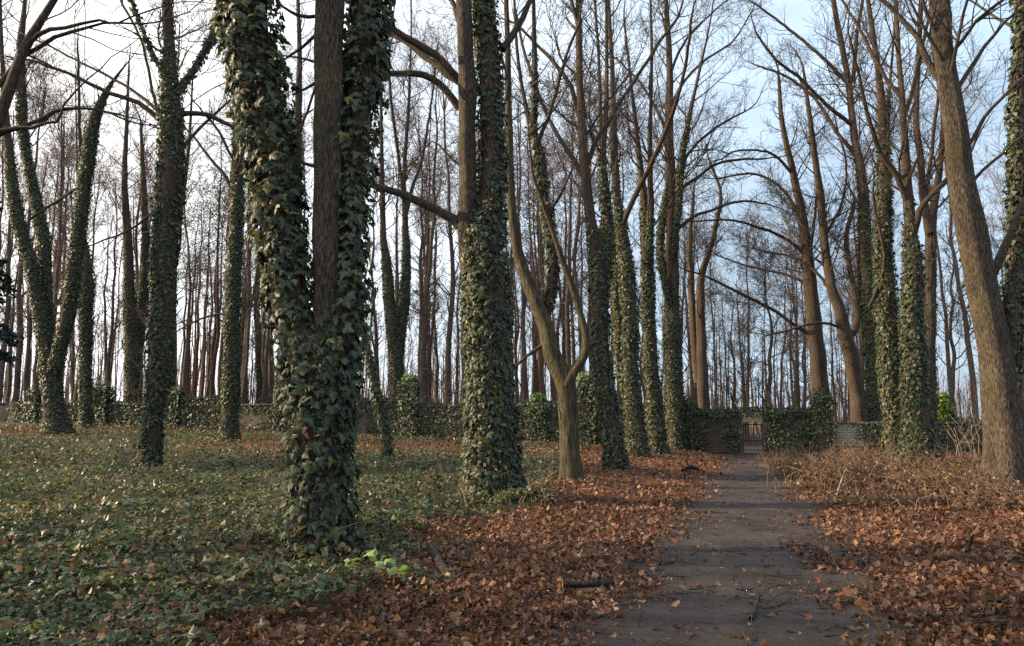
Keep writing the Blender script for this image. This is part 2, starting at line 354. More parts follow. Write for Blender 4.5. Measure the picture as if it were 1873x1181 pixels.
# ------------------------------------------------------------------ trees
class Grow:
    """collects the polylines of one tree"""
    def __init__(s, seed): s.r = np.random.default_rng(seed); s.g = {}
    def add(s, P, R, k, part):
        s.g.setdefault((part, len(P), k), ([], []))
        a = s.g[(part, len(P), k)]; a[0].append(P); a[1].append(R)
    def mesh(s, part, name, mat, origin):
        gr = [(np.array(a[0]), np.array(a[1]), key[2]) for key, a in s.g.items() if key[0] == part]
        if not gr: return None
        V, F = tubes(gr); return mesh_np(name, V - origin, F, mat)
def grow(G, p, d, length, r0, level, minr, dens=1.0, up=0.25, part='crown', wig=0.22, levels=3):
    """one bough and what grows from it; level 1 bough, 2 branch, 3 twig"""
    r = G.r
    n = {1: 9, 2: 6, 3: 4}[level]; k = {1: 5, 2: 4, 3: 3}[level]
    step = length / (n - 1); P = [np.array(p, float)]; D = []
    d = d / np.linalg.norm(d); curve = r.normal(0, 0.09, 3)
    for i in range(n - 1):
        D.append(d); P.append(P[-1] + d * step)
        d = d + r.normal(0, wig, 3) * (0.6 if level == 1 else 0.9) + curve + np.array([0, 0, up * (0.6 if level == 1 else 0.35)])
        d = d / np.linalg.norm(d)
    D.append(d); P = np.array(P); R = np.maximum(r0 * (1 - np.linspace(0, 1, n) ** 0.8 * 0.86), minr)
    G.add(P, R, k, part)
    if level >= levels: return
    spacing = (0.46 if level == 1 else 0.24) / dens
    hid = part == 'crown' and p[1] > 2 and p[2] > EYE + 0.57 * p[1] + 1.5      # well above the frame: fewer twigs
    m = int(r.poisson(max(1, length * 0.85 / spacing * (0.45 if hid else 1.2))))
    for _ in range(m):
        tt = r.uniform(0.15, 1.0) ** 0.85; i = min(n - 2, int(tt * (n - 1))); f = tt * (n - 1) - i
        q = P[i] + (P[i + 1] - P[i]) * f; dd = D[i]
        side = np.cross(dd, r.normal(0, 1, 3)); side /= np.linalg.norm(side) + 1e-9
        ang = radians(r.uniform(28, 62)); nd = dd * cos(ang) + side * sin(ang)
        ll = (length * r.uniform(0.28, 0.55) * (1.15 - 0.6 * tt) if level == 1 else length * r.uniform(0.3, 0.62) * (1.15 - .5 * tt))
        ll = max(ll, 0.25 if level == 2 else 0.4)
        grow(G, q, nd, ll, max(minr, R[i] * r.uniform(0.4, 0.62)), level + 1, minr, dens, up, part, wig, levels)
def stem_ivy(P, R, off, dens, size, zlo, zhi, taper=True, noise_seed=0):
    """leaf positions over a stem's surface between two heights"""
    seg = np.linalg.norm(np.diff(P, axis=0), axis=1); mid = 0.5 * (P[1:] + P[:-1]); rm = 0.5 * (R[1:] + R[:-1])
    top = sm(mid[:, 2], zhi, zhi - max(1.0, 0.35 * (zhi - zlo))) if taper else (mid[:, 2] < zhi) * 1.0
    wgt = seg * (2 * pi * (rm + off * 0.6)) * top * (mid[:, 2] > zlo)
    n = int(wgt.sum() * dens)
    if n < 5: return None
    i = RNG.choice(len(seg), n, p=wgt / wgt.sum()); f = RNG.random((n, 1))
    c = P[i] + (P[i + 1] - P[i]) * f; T = norm(P[i + 1] - P[i]); a = RNG.uniform(0, 2 * pi, n)
    # bare streaks: thin the leaves where a smooth noise over angle and height is low
    keep = vnoise(a * 1.1 + noise_seed * 7, c[:, 2] * 0.8, 0.8, 31 + noise_seed) + RNG.uniform(-.22, .22, n) > 0.20 + 0.10 * sm(c[:, 2], zlo + .3 * (zhi - zlo), zhi)
    c, T, a, i = c[keep], T[keep], a[keep], i[keep]; n = len(c)
    ref = np.tile([[0, 1.0, 0]], (n, 1)); U = norm(ref - (ref * T).sum(1, keepdims=True) * T); W = np.cross(T, U)
    N = U * np.cos(a)[:, None] + W * np.sin(a)[:, None]
    lump = vnoise(a * 1.3, c[:, 2] * 1.6, 0.9, 77 + noise_seed)
    o = off * (0.15 + RNG.random(n) ** 1.2 * (0.35 + 1.2 * lump))
    pos = c + N * (R[i] + o)[:, None]
    nr = N + RNG.normal(0, 0.42, (n, 3)) + np.array([0, 0, 0.30])
    tip = np.array([0, 0, -1.0]) + RNG.normal(0, 0.45, (n, 3)) + N * 0.35
    return pos, nr, tip, size * (0.4 + 0.95 * RNG.random(n) ** 1.2)
TREES = {}
def tree(name, label, base, stems, limbs=(), Y=None, crown=480, ivy_kind='mid', leaf=0.115, mat=None, seed=0, dens=1.0, singles=0, ext=7.0,
         group=None, off=0.065, ivyd=270, minr=0.006, spread=1.0, flare=0.35, sides=14, blen=1.0, up=0.25, bare_twigs=1.0):
    """base: pixel where the trunk meets the ground. stems: dicts of p=[(x,y,width px)], ivy=(lowest y px, highest y px) or None, d=depth drift"""
    g = ground_hit(*base) if Y is None else None
    if g is None:
        q = at(base[0], HOR, Y); g = np.array([q[0], Y, float(height(q[0], Y))])
    Y0 = g[1]; k = Y0 / FPX
    if Y0 > 31: ivy_kind = 'far'
    G = Grow(seed + 100); root = thing(name, g, label, 'tree', group)
    pos = []; mat = mat or M_BARK; big = []
    for si, s in enumerate(stems):
        pts = s['p']; P = []; R = []
        z0 = None
        for (x, y, wd) in pts:
            q = at(x, y, Y0); hgt = q[2] - g[2]
            q = at(x, y, Y0 + s.get('d', 0) * max(0, hgt - s.get('h0', 1.5)))
            P.append(q); R.append(wd * 0.5 * k)
        P = np.array(P); R = np.array(R)
        if s.get('ivy') and not s.get('raw'): R = np.maximum(R - off * 0.8, 0.42 * R)
        if si == 0 and Y is None: P[0][2] = g[2] - 0.15
        if si == 0 and Y is not None:
            P = np.vstack([[P[0][0] , Y0, g[2] - 0.15], P]); R = np.concatenate([[R[0] * 1.1], R])
        if s.get('ext', 1) and pts[-1][1] < 40:          # goes on above the frame
            d = norm(P[-1] - P[-2]); L_ = ext * s.get('ext', 1); q = P[-1]; r_ = R[-1]
            for j in range(1, 6):
                d = norm(d + np.array([0, 0, 0.12]) + G.r.normal(0, 0.07, 3)); q = q + d * L_ / 5
                P = np.vstack([P, q]); R = np.concatenate([R, [max(0.012, r_ * (1 - j / 5.3))]])
        P, R = resample(P, R, 0.16 if Y0 < 14 else 0.3)
        zc = P[:, 2]
        hh = P[:, 2] - g[2]
        if si == 0: R = R * (1 + flare * np.exp(-np.clip(hh, 0, 9) / 0.35))
        wig = (R * 0.22)[:, None] * np.stack([np.sin(np.arange(len(P)) * 0.9 + seed), np.cos(np.arange(len(P)) * 0.7 + 2 * seed), 0 * R], -1) * 0.22
        if Y0 > 5: P = P + wig * sm(np.arange(len(P)), 0, 6)[:, None]
        # uneven girth: bark ridges and flutes
        kk = s.get('sides', sides); a = np.arange(kk) * 2 * pi / kk
        rr = R[:, None] * (1 + 0.05 * np.sin(3 * a[None] + 0.6 * hh[:, None] + seed) + 0.04 * np.sin(5 * a[None] - 0.4 * hh[:, None]) + G.r.normal(0, 0.022, (len(R), kk)))
        if si == 0: rr *= 1 + (0.22 * np.exp(-np.clip(hh, 0, 9) / 0.4))[:, None] * np.sin(5 * a + seed)[None]
        G.add(P, rr, kk, 'trunk%d' % si); big.append((P, R, s))
        if s.get('ivy'):
            zl, zh = [at(0, yy, P[min(len(P) - 1, len(P) // 3), 1])[2] for yy in s['ivy']]
            res = stem_ivy(P, R, off * s.get('offk', 1), ivyd * s.get('id', 1), leaf, zl, zh, s.get('taper', True), seed + si)
            if res: pos.append(res)
    if 1:
        for P, R, s in big:                       # boughs grown from the stems
            zc = at(0, s.get('crown', crown), Y0)[2]
            j = np.where(P[:, 2] > zc)[0]
            if len(j) < 4: continue
            length = np.linalg.norm(np.diff(P[j], axis=0), axis=1).sum(); nb = max(3, int(length * 1.5 * dens * s.get('bd', 1)))
            H = P[-1, 2] - zc
            for _ in range(nb):
                i = j[min(len(j) - 2, int(len(j) * G.r.random() ** 1.0))]
                dd = norm(P[i + 1] - P[i]); sd = np.cross(dd, G.r.normal(0, 1, 3)); sd[1] *= 0.9; sd = norm(sd)
                ang = radians(G.r.uniform(28, 60) * spread); nd = dd * cos(ang) + sd * sin(ang)
                ll = blen * np.clip(0.28 * (P[-1, 2] - P[i, 2]) + 0.9, 0.9, 4.6) * G.r.uniform(0.6, 1.25)
                grow(G, P[i], nd, ll, min(0.05, max(minr * 1.6, R[i] * G.r.uniform(0.25, 0.5))), 1, minr, dens * bare_twigs, up)
            grow(G, P[-1], norm(P[-1] - P[-2]), 2.2, max(minr, R[-1]), 1, minr, dens, up)
    for lj, li in enumerate(limbs):                               # traced boughs
        pts = li['p']; P = []; R = []; dr = li.get('d', G.r.uniform(-0.5, 0.5)); acc = 0
        for q in range(len(pts)):
            x, y, wd = pts[q]
            if q: acc += math.hypot(x - pts[q - 1][0], y - pts[q - 1][1]) * k
            P.append(at(x, y, Y0 + li.get('y0', 0) + dr * acc)); R.append(wd * .5 * k)
        if li.get('run', 1) and len(P) > 2:
            st = norm(P[-1] - P[-2]); r_ = R[-1]
            for q in range(1, 5):
                st = norm(st + G.r.normal(0, .16, 3) + np.array([0, 0, .06])); P.append(P[-1] + st * 0.5); R.append(max(minr, r_ * (1 - q / 4.2)))
        P, R = resample(P, R, 0.3); R = np.maximum(R, minr)
        P = P + G.r.normal(0, 0.012, P.shape); G.add(P, R, 8, 'limb%d' % lj)
        if li.get('ivy'):
            res = stem_ivy(P, R, off * .8, ivyd * .8, leaf, -99, 99, False, seed + 9)
            if res: pos.append(res)
        nb = int(np.linalg.norm(np.diff(P, axis=0), axis=1).sum() * li.get('tw', 2.0) * dens)
        for _ in range(nb):
            i = int(len(P) * G.r.uniform(0.25, 0.97)); i = min(i, len(P) - 2)
            dd = norm(P[i + 1] - P[i]); sd = norm(np.cross(dd, G.r.normal(0, 1, 3))); ang = radians(G.r.uniform(30, 65))
            grow(G, P[i], dd * cos(ang) + sd * sin(ang), G.r.uniform(0.7, 1.9) * blen, max(minr, min(0.022, R[i] * .5)), 2, minr, dens, 0.3)
    tr = None
    for si in range(len(stems)):
        me = G.mesh('trunk%d' % si, 'trunk' if si == 0 else 'stem', stems[si].get('mat', M_BARKD if stems[si].get('ivy') and stems[si].get('id', 1) == 1 else mat), g)
        o = obj('trunk' if si == 0 else 'stem', me, root)
    for lj in range(len(limbs)): obj('bough', G.mesh('limb%d' % lj, 'bough', M_BARKD if Y0 > 20 else M_BARK, g), root)
    me = G.mesh('crown', 'crown', M_TWIG, g)
    if me: tag(obj('crown', me, root), kind='stuff')
    if pos:
        P, N, T, S = [np.concatenate([p[i] for p in pos]) for i in range(4)]
        C = pick(IVYC, len(P), IVY_EXTRA)
        sel = np.zeros(0, int)
        if singles:
            face = -(norm(N)[:, 1]) * 1.0 + 0.4 * S / leaf - 0.05 * np.abs(P[:, 2] - 2.5) - (P[:, 2] > EYE + Y0 * 0.53) * 9
            sel = np.argsort(-face)[:singles]
        keep = np.ones(len(P), bool); keep[sel] = False
        V, F, CC = leaves_arrays(P[keep], N[keep], T[keep], S[keep], C[keep], ivy_kind)
        # clinging vines under the leaves
        io = tag(obj('ivy', mesh_np('ivy', V - g, F, M_IVY, CC), root), kind='stuff')
        if len(sel): leaf_singles(io, g, P, N, T, S, C, ivy_kind, M_IVY, 'ivy_leaf', sel)
        gv = Grow(seed + 7)
        for (Ps, Rs, s) in big:
            if not s.get('ivy'): continue
            for _ in range(9 if Y0 < 20 else 4):
                a0 = gv.r.uniform(0, 2 * pi); lo = gv.r.uniform(0, .1); hi = gv.r.uniform(.4, .8); i = np.arange(int(lo * len(Ps)), int(hi * len(Ps)))
                if len(i) < 5: continue
                i = i[::max(1, len(i) // 30)][:30]
                a_ = a0 + np.cumsum(gv.r.normal(0, 0.12, len(i)))
                gv.add(Ps[i] + np.stack([np.cos(a_), np.sin(a_), 0 * a_], -1) * (Rs[i] + 0.012)[:, None], np.linspace(0.018, 0.008, len(i)), 5, 'v')
        me = gv.mesh('v', 'vine', M_WOOD, g)
        if me: obj('vine', me, root)
    TREES[name] = (root, g)
    return root, g

# the forked tree by the log
tree('ivy_tree', 'thick ivy tree forking into two leafy stems round one bare bark stem', (590, 1022), [
    dict(p=[(590, 1022, 120), (586, 900, 112), (584, 800, 112), (584, 700, 132), (562, 640, 112), (536, 590, 92), (520, 480, 92), (503, 340, 100), (482, 200, 106), (461, 100, 108), (447, 0, 108)], ivy=(1060, -500), taper=False, offk=1.15, crown=-250, sides=20),
    dict(p=[(592, 690, 60), (596, 590, 46), (599, 400, 49), (602, 200, 52), (604, 0, 54)], d=-0.03, ivy=None, mat=M_BARK, sides=36, crown=-250),
    dict(p=[(604, 730, 84), (622, 640, 84), (635, 500, 74), (641, 340, 72), (653, 200, 84), (668, 100, 88), (671, 0, 85)], d=0.04, ivy=(760, -450), taper=False, offk=1.3, crown=-250)],
    limbs=[dict(p=[(580, 30, 8), (548, 28, 7), (515, 8, 5), (480, -20, 4)], tw=1), dict(p=[(582, 63, 7), (550, 90, 6), (518, 106, 4)], tw=1), dict(p=[(584, 146, 7), (560, 162, 5), (535, 174, 4)], tw=1, run=0)],
    ivy_kind='ivy', leaf=0.112, seed=1, singles=300, off=0.12, ivyd=300, crown=-250, ext=6, flare=0.2)
tree('ivy_tree', 'stout tree with bare bark stem and ivy-wrapped stem, ivy spreading at its foot', (907, 908), [
    dict(p=[(907, 908, 104), (900, 820, 98), (897, 700, 92), (890, 560, 90), (885, 440, 80), (897, 370, 56), (899, 210, 54), (886, 0, 50)], ivy=(930, -200), taper=False, crown=60, sides=22),
    dict(p=[(868, 500, 46), (858, 410, 40), (856, 330, 32), (853, 265, 34), (855, 240, 30), (855, 160, 36), (851, 110, 30), (848, 0, 28)], d=-0.05, h0=4, ivy=None, sides=20, crown=60)],
    limbs=[dict(p=[(842, 412, 24), (820, 394, 19), (780, 375, 17), (740, 357, 15), (690, 340, 13), (640, 322, 11)], d=-0.1, tw=0.5),
           dict(p=[(842, 198, 16), (815, 165, 15), (790, 142, 14), (755, 134, 13), (700, 133, 11), (640, 128, 8)], d=-0.2, tw=1),
           dict(p=[(842, 150, 19), (812, 116, 17), (780, 90, 16), (740, 68, 14), (700, 40, 11)], d=-0.3, tw=1),
           dict(p=[(840, 152, 14), (800, 122, 12), (755, 85, 11), (715, 62, 9), (640, 35, 7)], d=0.25, tw=1),
           dict(p=[(918, 90, 16), (935, 68, 14), (955, 35, 12), (975, -10, 10)], d=0.2, tw=1),
           dict(p=[(845, 45, 14), (832, 15, 11), (818, -20, 8)], tw=1),
           dict(p=[(845, 305, 5), (815, 280, 4), (790, 258, 3), (760, 290, 3)], tw=2)],
    ivy_kind='ivy', leaf=0.105, seed=2, singles=300, off=0.09, ivyd=290, ext=8, flare=0.28)
tree('mossy_tree', 'smaller bare-footed mossy tree that forks low like a slingshot', (1045, 878), [
    dict(p=[(1045, 878, 36), (1041, 780, 34), (1034, 700, 38), (1012, 650, 34), (1000, 600, 30), (990, 575, 27), (968, 520, 24), (950, 470, 20), (940, 420, 18), (933, 330, 16), (930, 200, 13), (928, 60, 10), (926, -5, 9)], ivy=None, mat=M_BARKM, crown=420, sides=18),
    dict(p=[(996, 590, 22), (1006, 533, 26), (1010, 466, 26), (998, 380, 24), (985, 280, 24), (972, 237, 20), (956, 170, 13), (945, 90, 11), (940, 0, 10)], d=0.1, h0=3, ivy=(560, 180), crown=470),
    dict(p=[(975, 245, 16), (978, 150, 15), (977, 42, 13), (976, 0, 12)], d=-0.05, ivy=(250, 80), crown=300),
    dict(p=[(1036, 706, 24), (1050, 678, 19), (1068, 652, 16), (1072, 615, 14), (1064, 580, 12), (1046, 520, 12), (1030, 480, 11), (1010, 420, 9), (985, 350, 7)], d=-0.15, ivy=None, crown=560, mat=M_BARKM)],
    limbs=[dict(p=[(976, 272, 9), (992, 240, 8), (1012, 190, 7), (1030, 120, 6), (1060, 40, 5)], d=.1, tw=3), dict(p=[(1005, 620, 8), (980, 640, 6), (945, 668, 5)], tw=2)],
    ivy_kind='mid', leaf=0.115, seed=3, off=0.06, ext=5, flare=0.25, dens=0.75)
# trees of the avenue towards the gate
AV = 'ivy-clad trees lining the path'
tree('ivy_tree', 'leaning dark ivy tree rising behind the mossy slingshot tree', (1128, 857), [
    dict(p=[(1128, 857, 38), (1120, 790, 36), (1110, 720, 37), (1099, 650, 37), (1097, 580, 38), (1094, 480, 36), (1080, 400, 26), (1069, 300, 23), (1063, 200, 22), (1060, 127, 20), (1058, 0, 17)], ivy=(880, 360), crown=420),
    dict(p=[(1097, 560, 24), (1110, 470, 26), (1108, 380, 22), (1103, 300, 18), (1110, 170, 14), (1108, 0, 12)], d=0.12, ivy=(560, 250), crown=400)],
    limbs=[dict(p=[(1062, 215, 11), (1045, 160, 9), (1018, 120, 8), (985, 85, 6), (950, 50, 5)]), dict(p=[(1072, 330, 12), (1045, 285, 10), (1010, 230, 8), (985, 170, 7), (960, 100, 6), (945, 30, 5)]),
           dict(p=[(1068, 320, 10), (1090, 260, 9), (1125, 200, 8), (1165, 140, 7), (1205, 80, 6), (1240, 30, 5)]), dict(p=[(1062, 60, 10), (1050, 20, 8), (1040, -20, 6)])],
    seed=4, leaf=0.115, ext=7, dens=0.85)
tree('ivy_tree', 'twin-stemmed ivy tree with pale sunlit leaves beside the leaning ivy tree', (1168, 836), [
    dict(p=[(1168, 836, 38), (1160, 760, 34), (1153, 690, 34), (1152, 600, 30), (1148, 520, 30), (1142, 460, 28), (1128, 350, 20), (1122, 250, 18), (1120, 130, 14), (1112, 0, 12)], ivy=(860, 240), crown=400),
    dict(p=[(1155, 740, 26), (1136, 660, 26), (1130, 560, 26), (1126, 480, 24), (1114, 380, 18), (1100, 260, 14), (1096, 120, 11), (1088, 0, 10)], d=0.15, ivy=(760, 330), crown=420)],
    limbs=[dict(p=[(1135, 420, 12), (1160, 360, 10), (1195, 290, 9), (1225, 220, 8), (1250, 140, 6), (1262, 60, 5)])],
    seed=5, leaf=0.115, ext=7, dens=0.85)
tree('ivy_tree', 'slim upright ivy tree between the twin-stemmed one and the half-bare one', (1203, 829), [
    dict(p=[(1203, 829, 34), (1197, 740, 30), (1190, 660, 28), (1186, 560, 26), (1184, 466, 26), (1176, 350, 17), (1164, 240, 13), (1154, 150, 10), (1142, 40, 8)], ivy=(850, 280), crown=430),
    dict(p=[(1185, 480, 16), (1190, 380, 15), (1189, 250, 12), (1192, 120, 10), (1190, 0, 8)], d=-0.12, h0=6, ivy=(470, 380), crown=430)],
    seed=6, leaf=0.115, ext=6, dens=1.0)
tree('half_bare_tree', 'tall tree with ivy to mid height and long boughs reaching over the path', (1237, 820), [
    dict(p=[(1237, 820, 32), (1234, 740, 34), (1230, 640, 33), (1229, 540, 31), (1229, 466, 29), (1229, 380, 26), (1224, 254, 21), (1225, 127, 16), (1218, 0, 12)], ivy=(845, 480), crown=430),
    dict(p=[(1231, 470, 15), (1240, 380, 16), (1246, 300, 15), (1258, 230, 12), (1275, 150, 9), (1295, 60, 7), (1305, 0, 6)], d=-0.15, h0=6, ivy=(460, 180), crown=380),
    dict(p=[(1226, 560, 13), (1208, 470, 16), (1212, 400, 16), (1222, 330, 12)], d=-0.1, h0=4, ivy=(560, 300), crown=330, ext=0)],
    limbs=[dict(p=[(1236, 352, 7.5), (1273, 326, 6.1), (1310, 300, 5.4), (1350, 292, 4.8), (1395, 290, 3.4)], d=-.2), dict(p=[(1240, 418, 7.5), (1270, 395, 6.1), (1299, 385, 5.4), (1350, 368, 4.8), (1400, 372, 3.4)], d=.2),
           dict(p=[(1232, 330, 6.8), (1260, 280, 6.1), (1300, 240, 5.4), (1340, 215, 4.1), (1370, 200, 2.7)], d=-.3), dict(p=[(1226, 200, 6.8), (1250, 150, 5.4), (1290, 110, 4.8), (1340, 75, 3.4), (1375, 20, 2.7)], d=.3),
           dict(p=[(1226, 250, 6.1), (1195, 190, 5.4), (1170, 150, 4.1), (1130, 110, 3.4)], d=.2), dict(p=[(1228, 130, 5.4), (1250, 80, 4.8), (1290, 35, 3.4), (1330, 0, 2.7)], d=.1)],
    seed=7, leaf=0.115, ext=6, dens=1.2)
# right of the path
tree('ivy_tree', 'slender ivy tree beside the pale brick wall, bare above', (1606, 822), [
    dict(p=[(1606, 822, 34), (1600, 720, 30), (1596, 640, 28), (1586, 540, 28), (1582, 466, 26), (1578, 340, 22), (1562, 240, 17), (1552, 148, 15), (1538, 76, 14), (1524, 0, 13)], ivy=(840, 260), crown=420)],
    limbs=[dict(p=[(1553, 155, 8), (1515, 115, 7), (1470, 75, 6), (1420, 35, 5), (1385, 10, 4)], d=.2), dict(p=[(1560, 230, 8), (1510, 190, 7), (1460, 140, 6), (1420, 110, 5), (1390, 70, 4)], d=-.3),
           dict(p=[(1570, 290, 8), (1530, 240, 7), (1490, 180, 6), (1440, 140, 5), (1400, 125, 4)], d=.3), dict(p=[(1560, 150, 9), (1568, 60, 7), (1580, -10, 6)])],
    seed=8, leaf=0.115, ext=6, dens=1.2)
tree('ivy_tree', 'straight ivy column tree standing between two close ivy trunks', (1648, 848), [
    dict(p=[(1648, 848, 52), (1636, 760, 44), (1628, 679, 42), (1621, 560, 42), (1616, 480, 38), (1614, 420, 34), (1617, 339, 30), (1614, 212, 22), (1604, 110, 16), (1588, 0, 13)], ivy=(870, 160), crown=330),
    dict(p=[(1616, 300, 16), (1624, 200, 13), (1632, 100, 10), (1640, 0, 8)], d=.1, ivy=(300, 120), crown=300)],
    limbs=[dict(p=[(1625, 660, 5), (1590, 560, 7), (1618, 480, 6), (1600, 380, 6)][1:], d=-.2)],
    seed=9, leaf=0.115, ext=6)
tree('ivy_tree', 'broad ivy tree with a leaning mossy side bough by the brambles', (1684, 852), [
    dict(p=[(1684, 852, 64), (1677, 770, 52), (1672, 679, 47), (1668, 590, 43), (1670, 480, 36), (1665, 420, 27), (1658, 320, 22), (1652, 212, 18), (1644, 100, 15), (1638, 0, 14)], ivy=(870, 330), crown=400)],
    limbs=[dict(p=[(1660, 370, 13), (1640, 320, 11), (1612, 280, 10), (1590, 220, 8), (1575, 160, 6), (1560, 90, 5)], d=-.3),
           dict(p=[(1668, 440, 14), (1678, 400, 13), (1690, 370, 11), (1730, 330, 10), (1760, 300, 8)], d=-.25),
           dict(p=[(1652, 220, 10), (1672, 150, 8), (1690, 70, 7), (1705, 0, 5)], d=.2), dict(p=[(1650, 180, 8), (1612, 130, 7), (1570, 50, 6), (1540, 0, 4)], d=.2)],
    seed=10, leaf=0.115, ext=6, flare=0.5)
tree('bare_tree', 'bare brown tree forking high just behind the broad ivy tree', (1700, 838), [
    dict(p=[(1700, 838, 34), (1699, 700, 28), (1700, 560, 26), (1702, 440, 24), (1704, 400, 22), (1716, 330, 17), (1724, 254, 14), (1726, 150, 12), (1730, 0, 9)], ivy=(850, 420), id=0.35, crown=430),
    dict(p=[(1702, 425, 16), (1690, 370, 14), (1684, 290, 12), (1676, 212, 11), (1680, 100, 9), (1685, 0, 8)], d=-.1, h0=7, ivy=None, crown=380)],
    limbs=[dict(p=[(1702, 448, 9), (1692, 400, 8.5), (1695, 350, 8), (1704, 280, 7), (1714, 190, 6)], d=-.2)], seed=11, leaf=0.115, ext=6)
tree('bark_tree', 'heavy bare-barked trunk leaning over, with an ivy stem behind it', (1846, 905), [
    dict(p=[(1846, 905, 82), (1842, 830, 68), (1836, 759, 66), (1828, 700, 60), (1818, 639, 54), (1800, 540, 52), (1786, 480, 51), (1774, 423, 51), (1760, 340, 46), (1749, 254, 42), (1735, 160, 38), (1725, 85, 36), (1718, 0, 36)], ivy=None, sides=40, crown=170),
    dict(p=[(1838, 730, 44), (1850, 640, 44), (1856, 520, 40), (1859, 381, 38), (1863, 169, 36), (1870, 0, 34)], d=0.12, h0=2, ivy=(730, -150), taper=False, crown=60),
    dict(p=[(1812, 700, 24), (1794, 620, 24), (1776, 530, 22), (1764, 430, 20), (1760, 330, 14)], d=0.2, h0=2, ivy=(600, 300), id=.4, crown=-100, ext=0)],
    limbs=[dict(p=[(1738, 160, 15), (1712, 138, 14), (1692, 100, 12), (1677, 68, 11), (1650, 35, 10), (1622, 8, 9), (1590, -15, 7)], d=.15, tw=1.2), dict(p=[(1815, 500, 18), (1838, 450, 15), (1862, 390, 13), (1895, 340, 10)], d=-.1, tw=1),
           dict(p=[(1752, 160, 9), (1785, 110, 8), (1820, 60, 6), (1860, 20, 5)], d=.2), dict(p=[(1768, 270, 8), (1800, 215, 7), (1850, 160, 6), (1890, 120, 4)], d=.3), dict(p=[(1765, 345, 8), (1800, 310, 6), (1850, 265, 5)], d=.2)],
    ivy_kind='mid', leaf=0.115, seed=12, off=0.09, ext=8, flare=0.22)
# left of the forked tree
tree('ivy_tree', 'tall single ivy trunk with two arching boughs spread like arms', (272, 852), [
    dict(p=[(272, 852, 38), (280, 785, 38), (287, 700, 42), (292, 640, 46), (298, 540, 47), (302, 450, 52), (308, 380, 54), (313, 296, 50), (312, 212, 46), (311, 150, 36), (311, 106, 30), (305, 0, 26)], ivy=(880, -60), crown=170)],
    limbs=[dict(p=[(300, 220, 12), (288, 216, 11), (254, 188, 9), (199, 169, 8), (127, 135, 6), (55, 110, 5)], d=-.1, tw=1), dict(p=[(300, 222, 13), (339, 208, 11), (381, 211, 9), (423, 231, 8), (450, 262, 5)], d=.1, tw=1),
           dict(p=[(300, 210, 8), (279, 195, 7), (250, 170, 6), (180, 130, 5), (110, 95, 4), (50, 65, 3)], d=.2, tw=1), dict(p=[(290, 210, 7), (278, 165, 6), (271, 127, 6), (254, 64, 5), (220, 0, 5)], d=.2, tw=1),
           dict(p=[(308, 150, 9), (285, 110, 8), (268, 70, 7), (239, 0, 6)], d=-.2, ivy=1, tw=1), dict(p=[(325, 170, 16), (345, 142, 14), (362, 115, 12), (394, 51, 11), (408, 0, 9)], d=.1, ivy=1, tw=1),
           dict(p=[(325, 280, 8), (355, 245, 6), (395, 205, 5), (430, 175, 4)], d=.2), dict(p=[(288, 380, 5), (240, 420, 4), (190, 440, 3)], tw=1.5)],
    ivy_kind='mid', leaf=0.115, seed=13, off=0.085, ext=6, ivyd=260)
tree('ivy_tree', 'slim ivy pole tree rising from orange leaf litter', (419, 807), [
    dict(p=[(419, 807, 32), (421, 740, 32), (424, 660, 32), (425, 560, 30), (430, 450, 28), (434, 350, 26), (435, 254, 22), (430, 200, 12), (423, 144, 8), (415, 60, 6)], ivy=(830, 200), crown=330)],
    limbs=[dict(p=[(436, 370, 8), (410, 320, 7), (385, 290, 5), (350, 245, 4)], ivy=0), dict(p=[(430, 300, 6), (400, 240, 5), (375, 210, 4)]), dict(p=[(425, 572, 4), (380, 578, 4), (340, 596, 3), (320, 610, 2)], tw=1)],
    seed=14, leaf=0.115, ext=4)
tree('ivy_tree', 'spreading ivy tree parted into three leafy stems near the dark slab', (104, 793), [
    dict(p=[(104, 793, 46), (98, 740, 36), (94, 690, 36), (90, 640, 34), (76, 583, 28), (60, 500, 24), (44, 440, 24), (32, 400, 26), (22, 330, 22), (14, 254, 18), (6, 150, 12), (0, 0, 9)], ivy=(820, 200), crown=300),
    dict(p=[(92, 640, 24), (84, 560, 24), (82, 490, 24), (77, 423, 24), (58, 330, 20), (44, 254, 20), (38, 160, 22), (38, 85, 18), (44, 20, 12)], d=.1, ivy=(640, 0), crown=260),
    dict(p=[(98, 680, 28), (112, 630, 26), (126, 564, 26), (138, 480, 26), (145, 423, 26), (157, 320, 26), (170, 230, 24), (186, 185, 18), (205, 150, 10), (235, 112, 5)], d=-.1, ivy=(680, 130), crown=280, ext=0)],
    limbs=[dict(p=[(150, 330, 6), (146, 240, 6), (144, 150, 5), (143, 100, 4)]), dict(p=[(70, 230, 7), (100, 205, 6), (150, 198, 5), (200, 205, 4), (240, 215, 3)], tw=2), dict(p=[(55, 400, 5), (100, 370, 5), (140, 345, 4)], tw=2)],
    seed=15, leaf=0.115, ext=5)
tree('ivy_tree', 'short ivy tree with a bushy top beside the three-stemmed ivy tree', (159, 783), [
    dict(p=[(159, 783, 22), (157, 720, 22), (156, 650, 24), (157, 580, 28), (158, 520, 32), (156, 470, 24), (150, 420, 16), (142, 340, 8), (140, 240, 6), (138, 150, 5)], ivy=(810, 400), crown=480)],
    seed=16, leaf=0.115, ext=4, off=0.12)
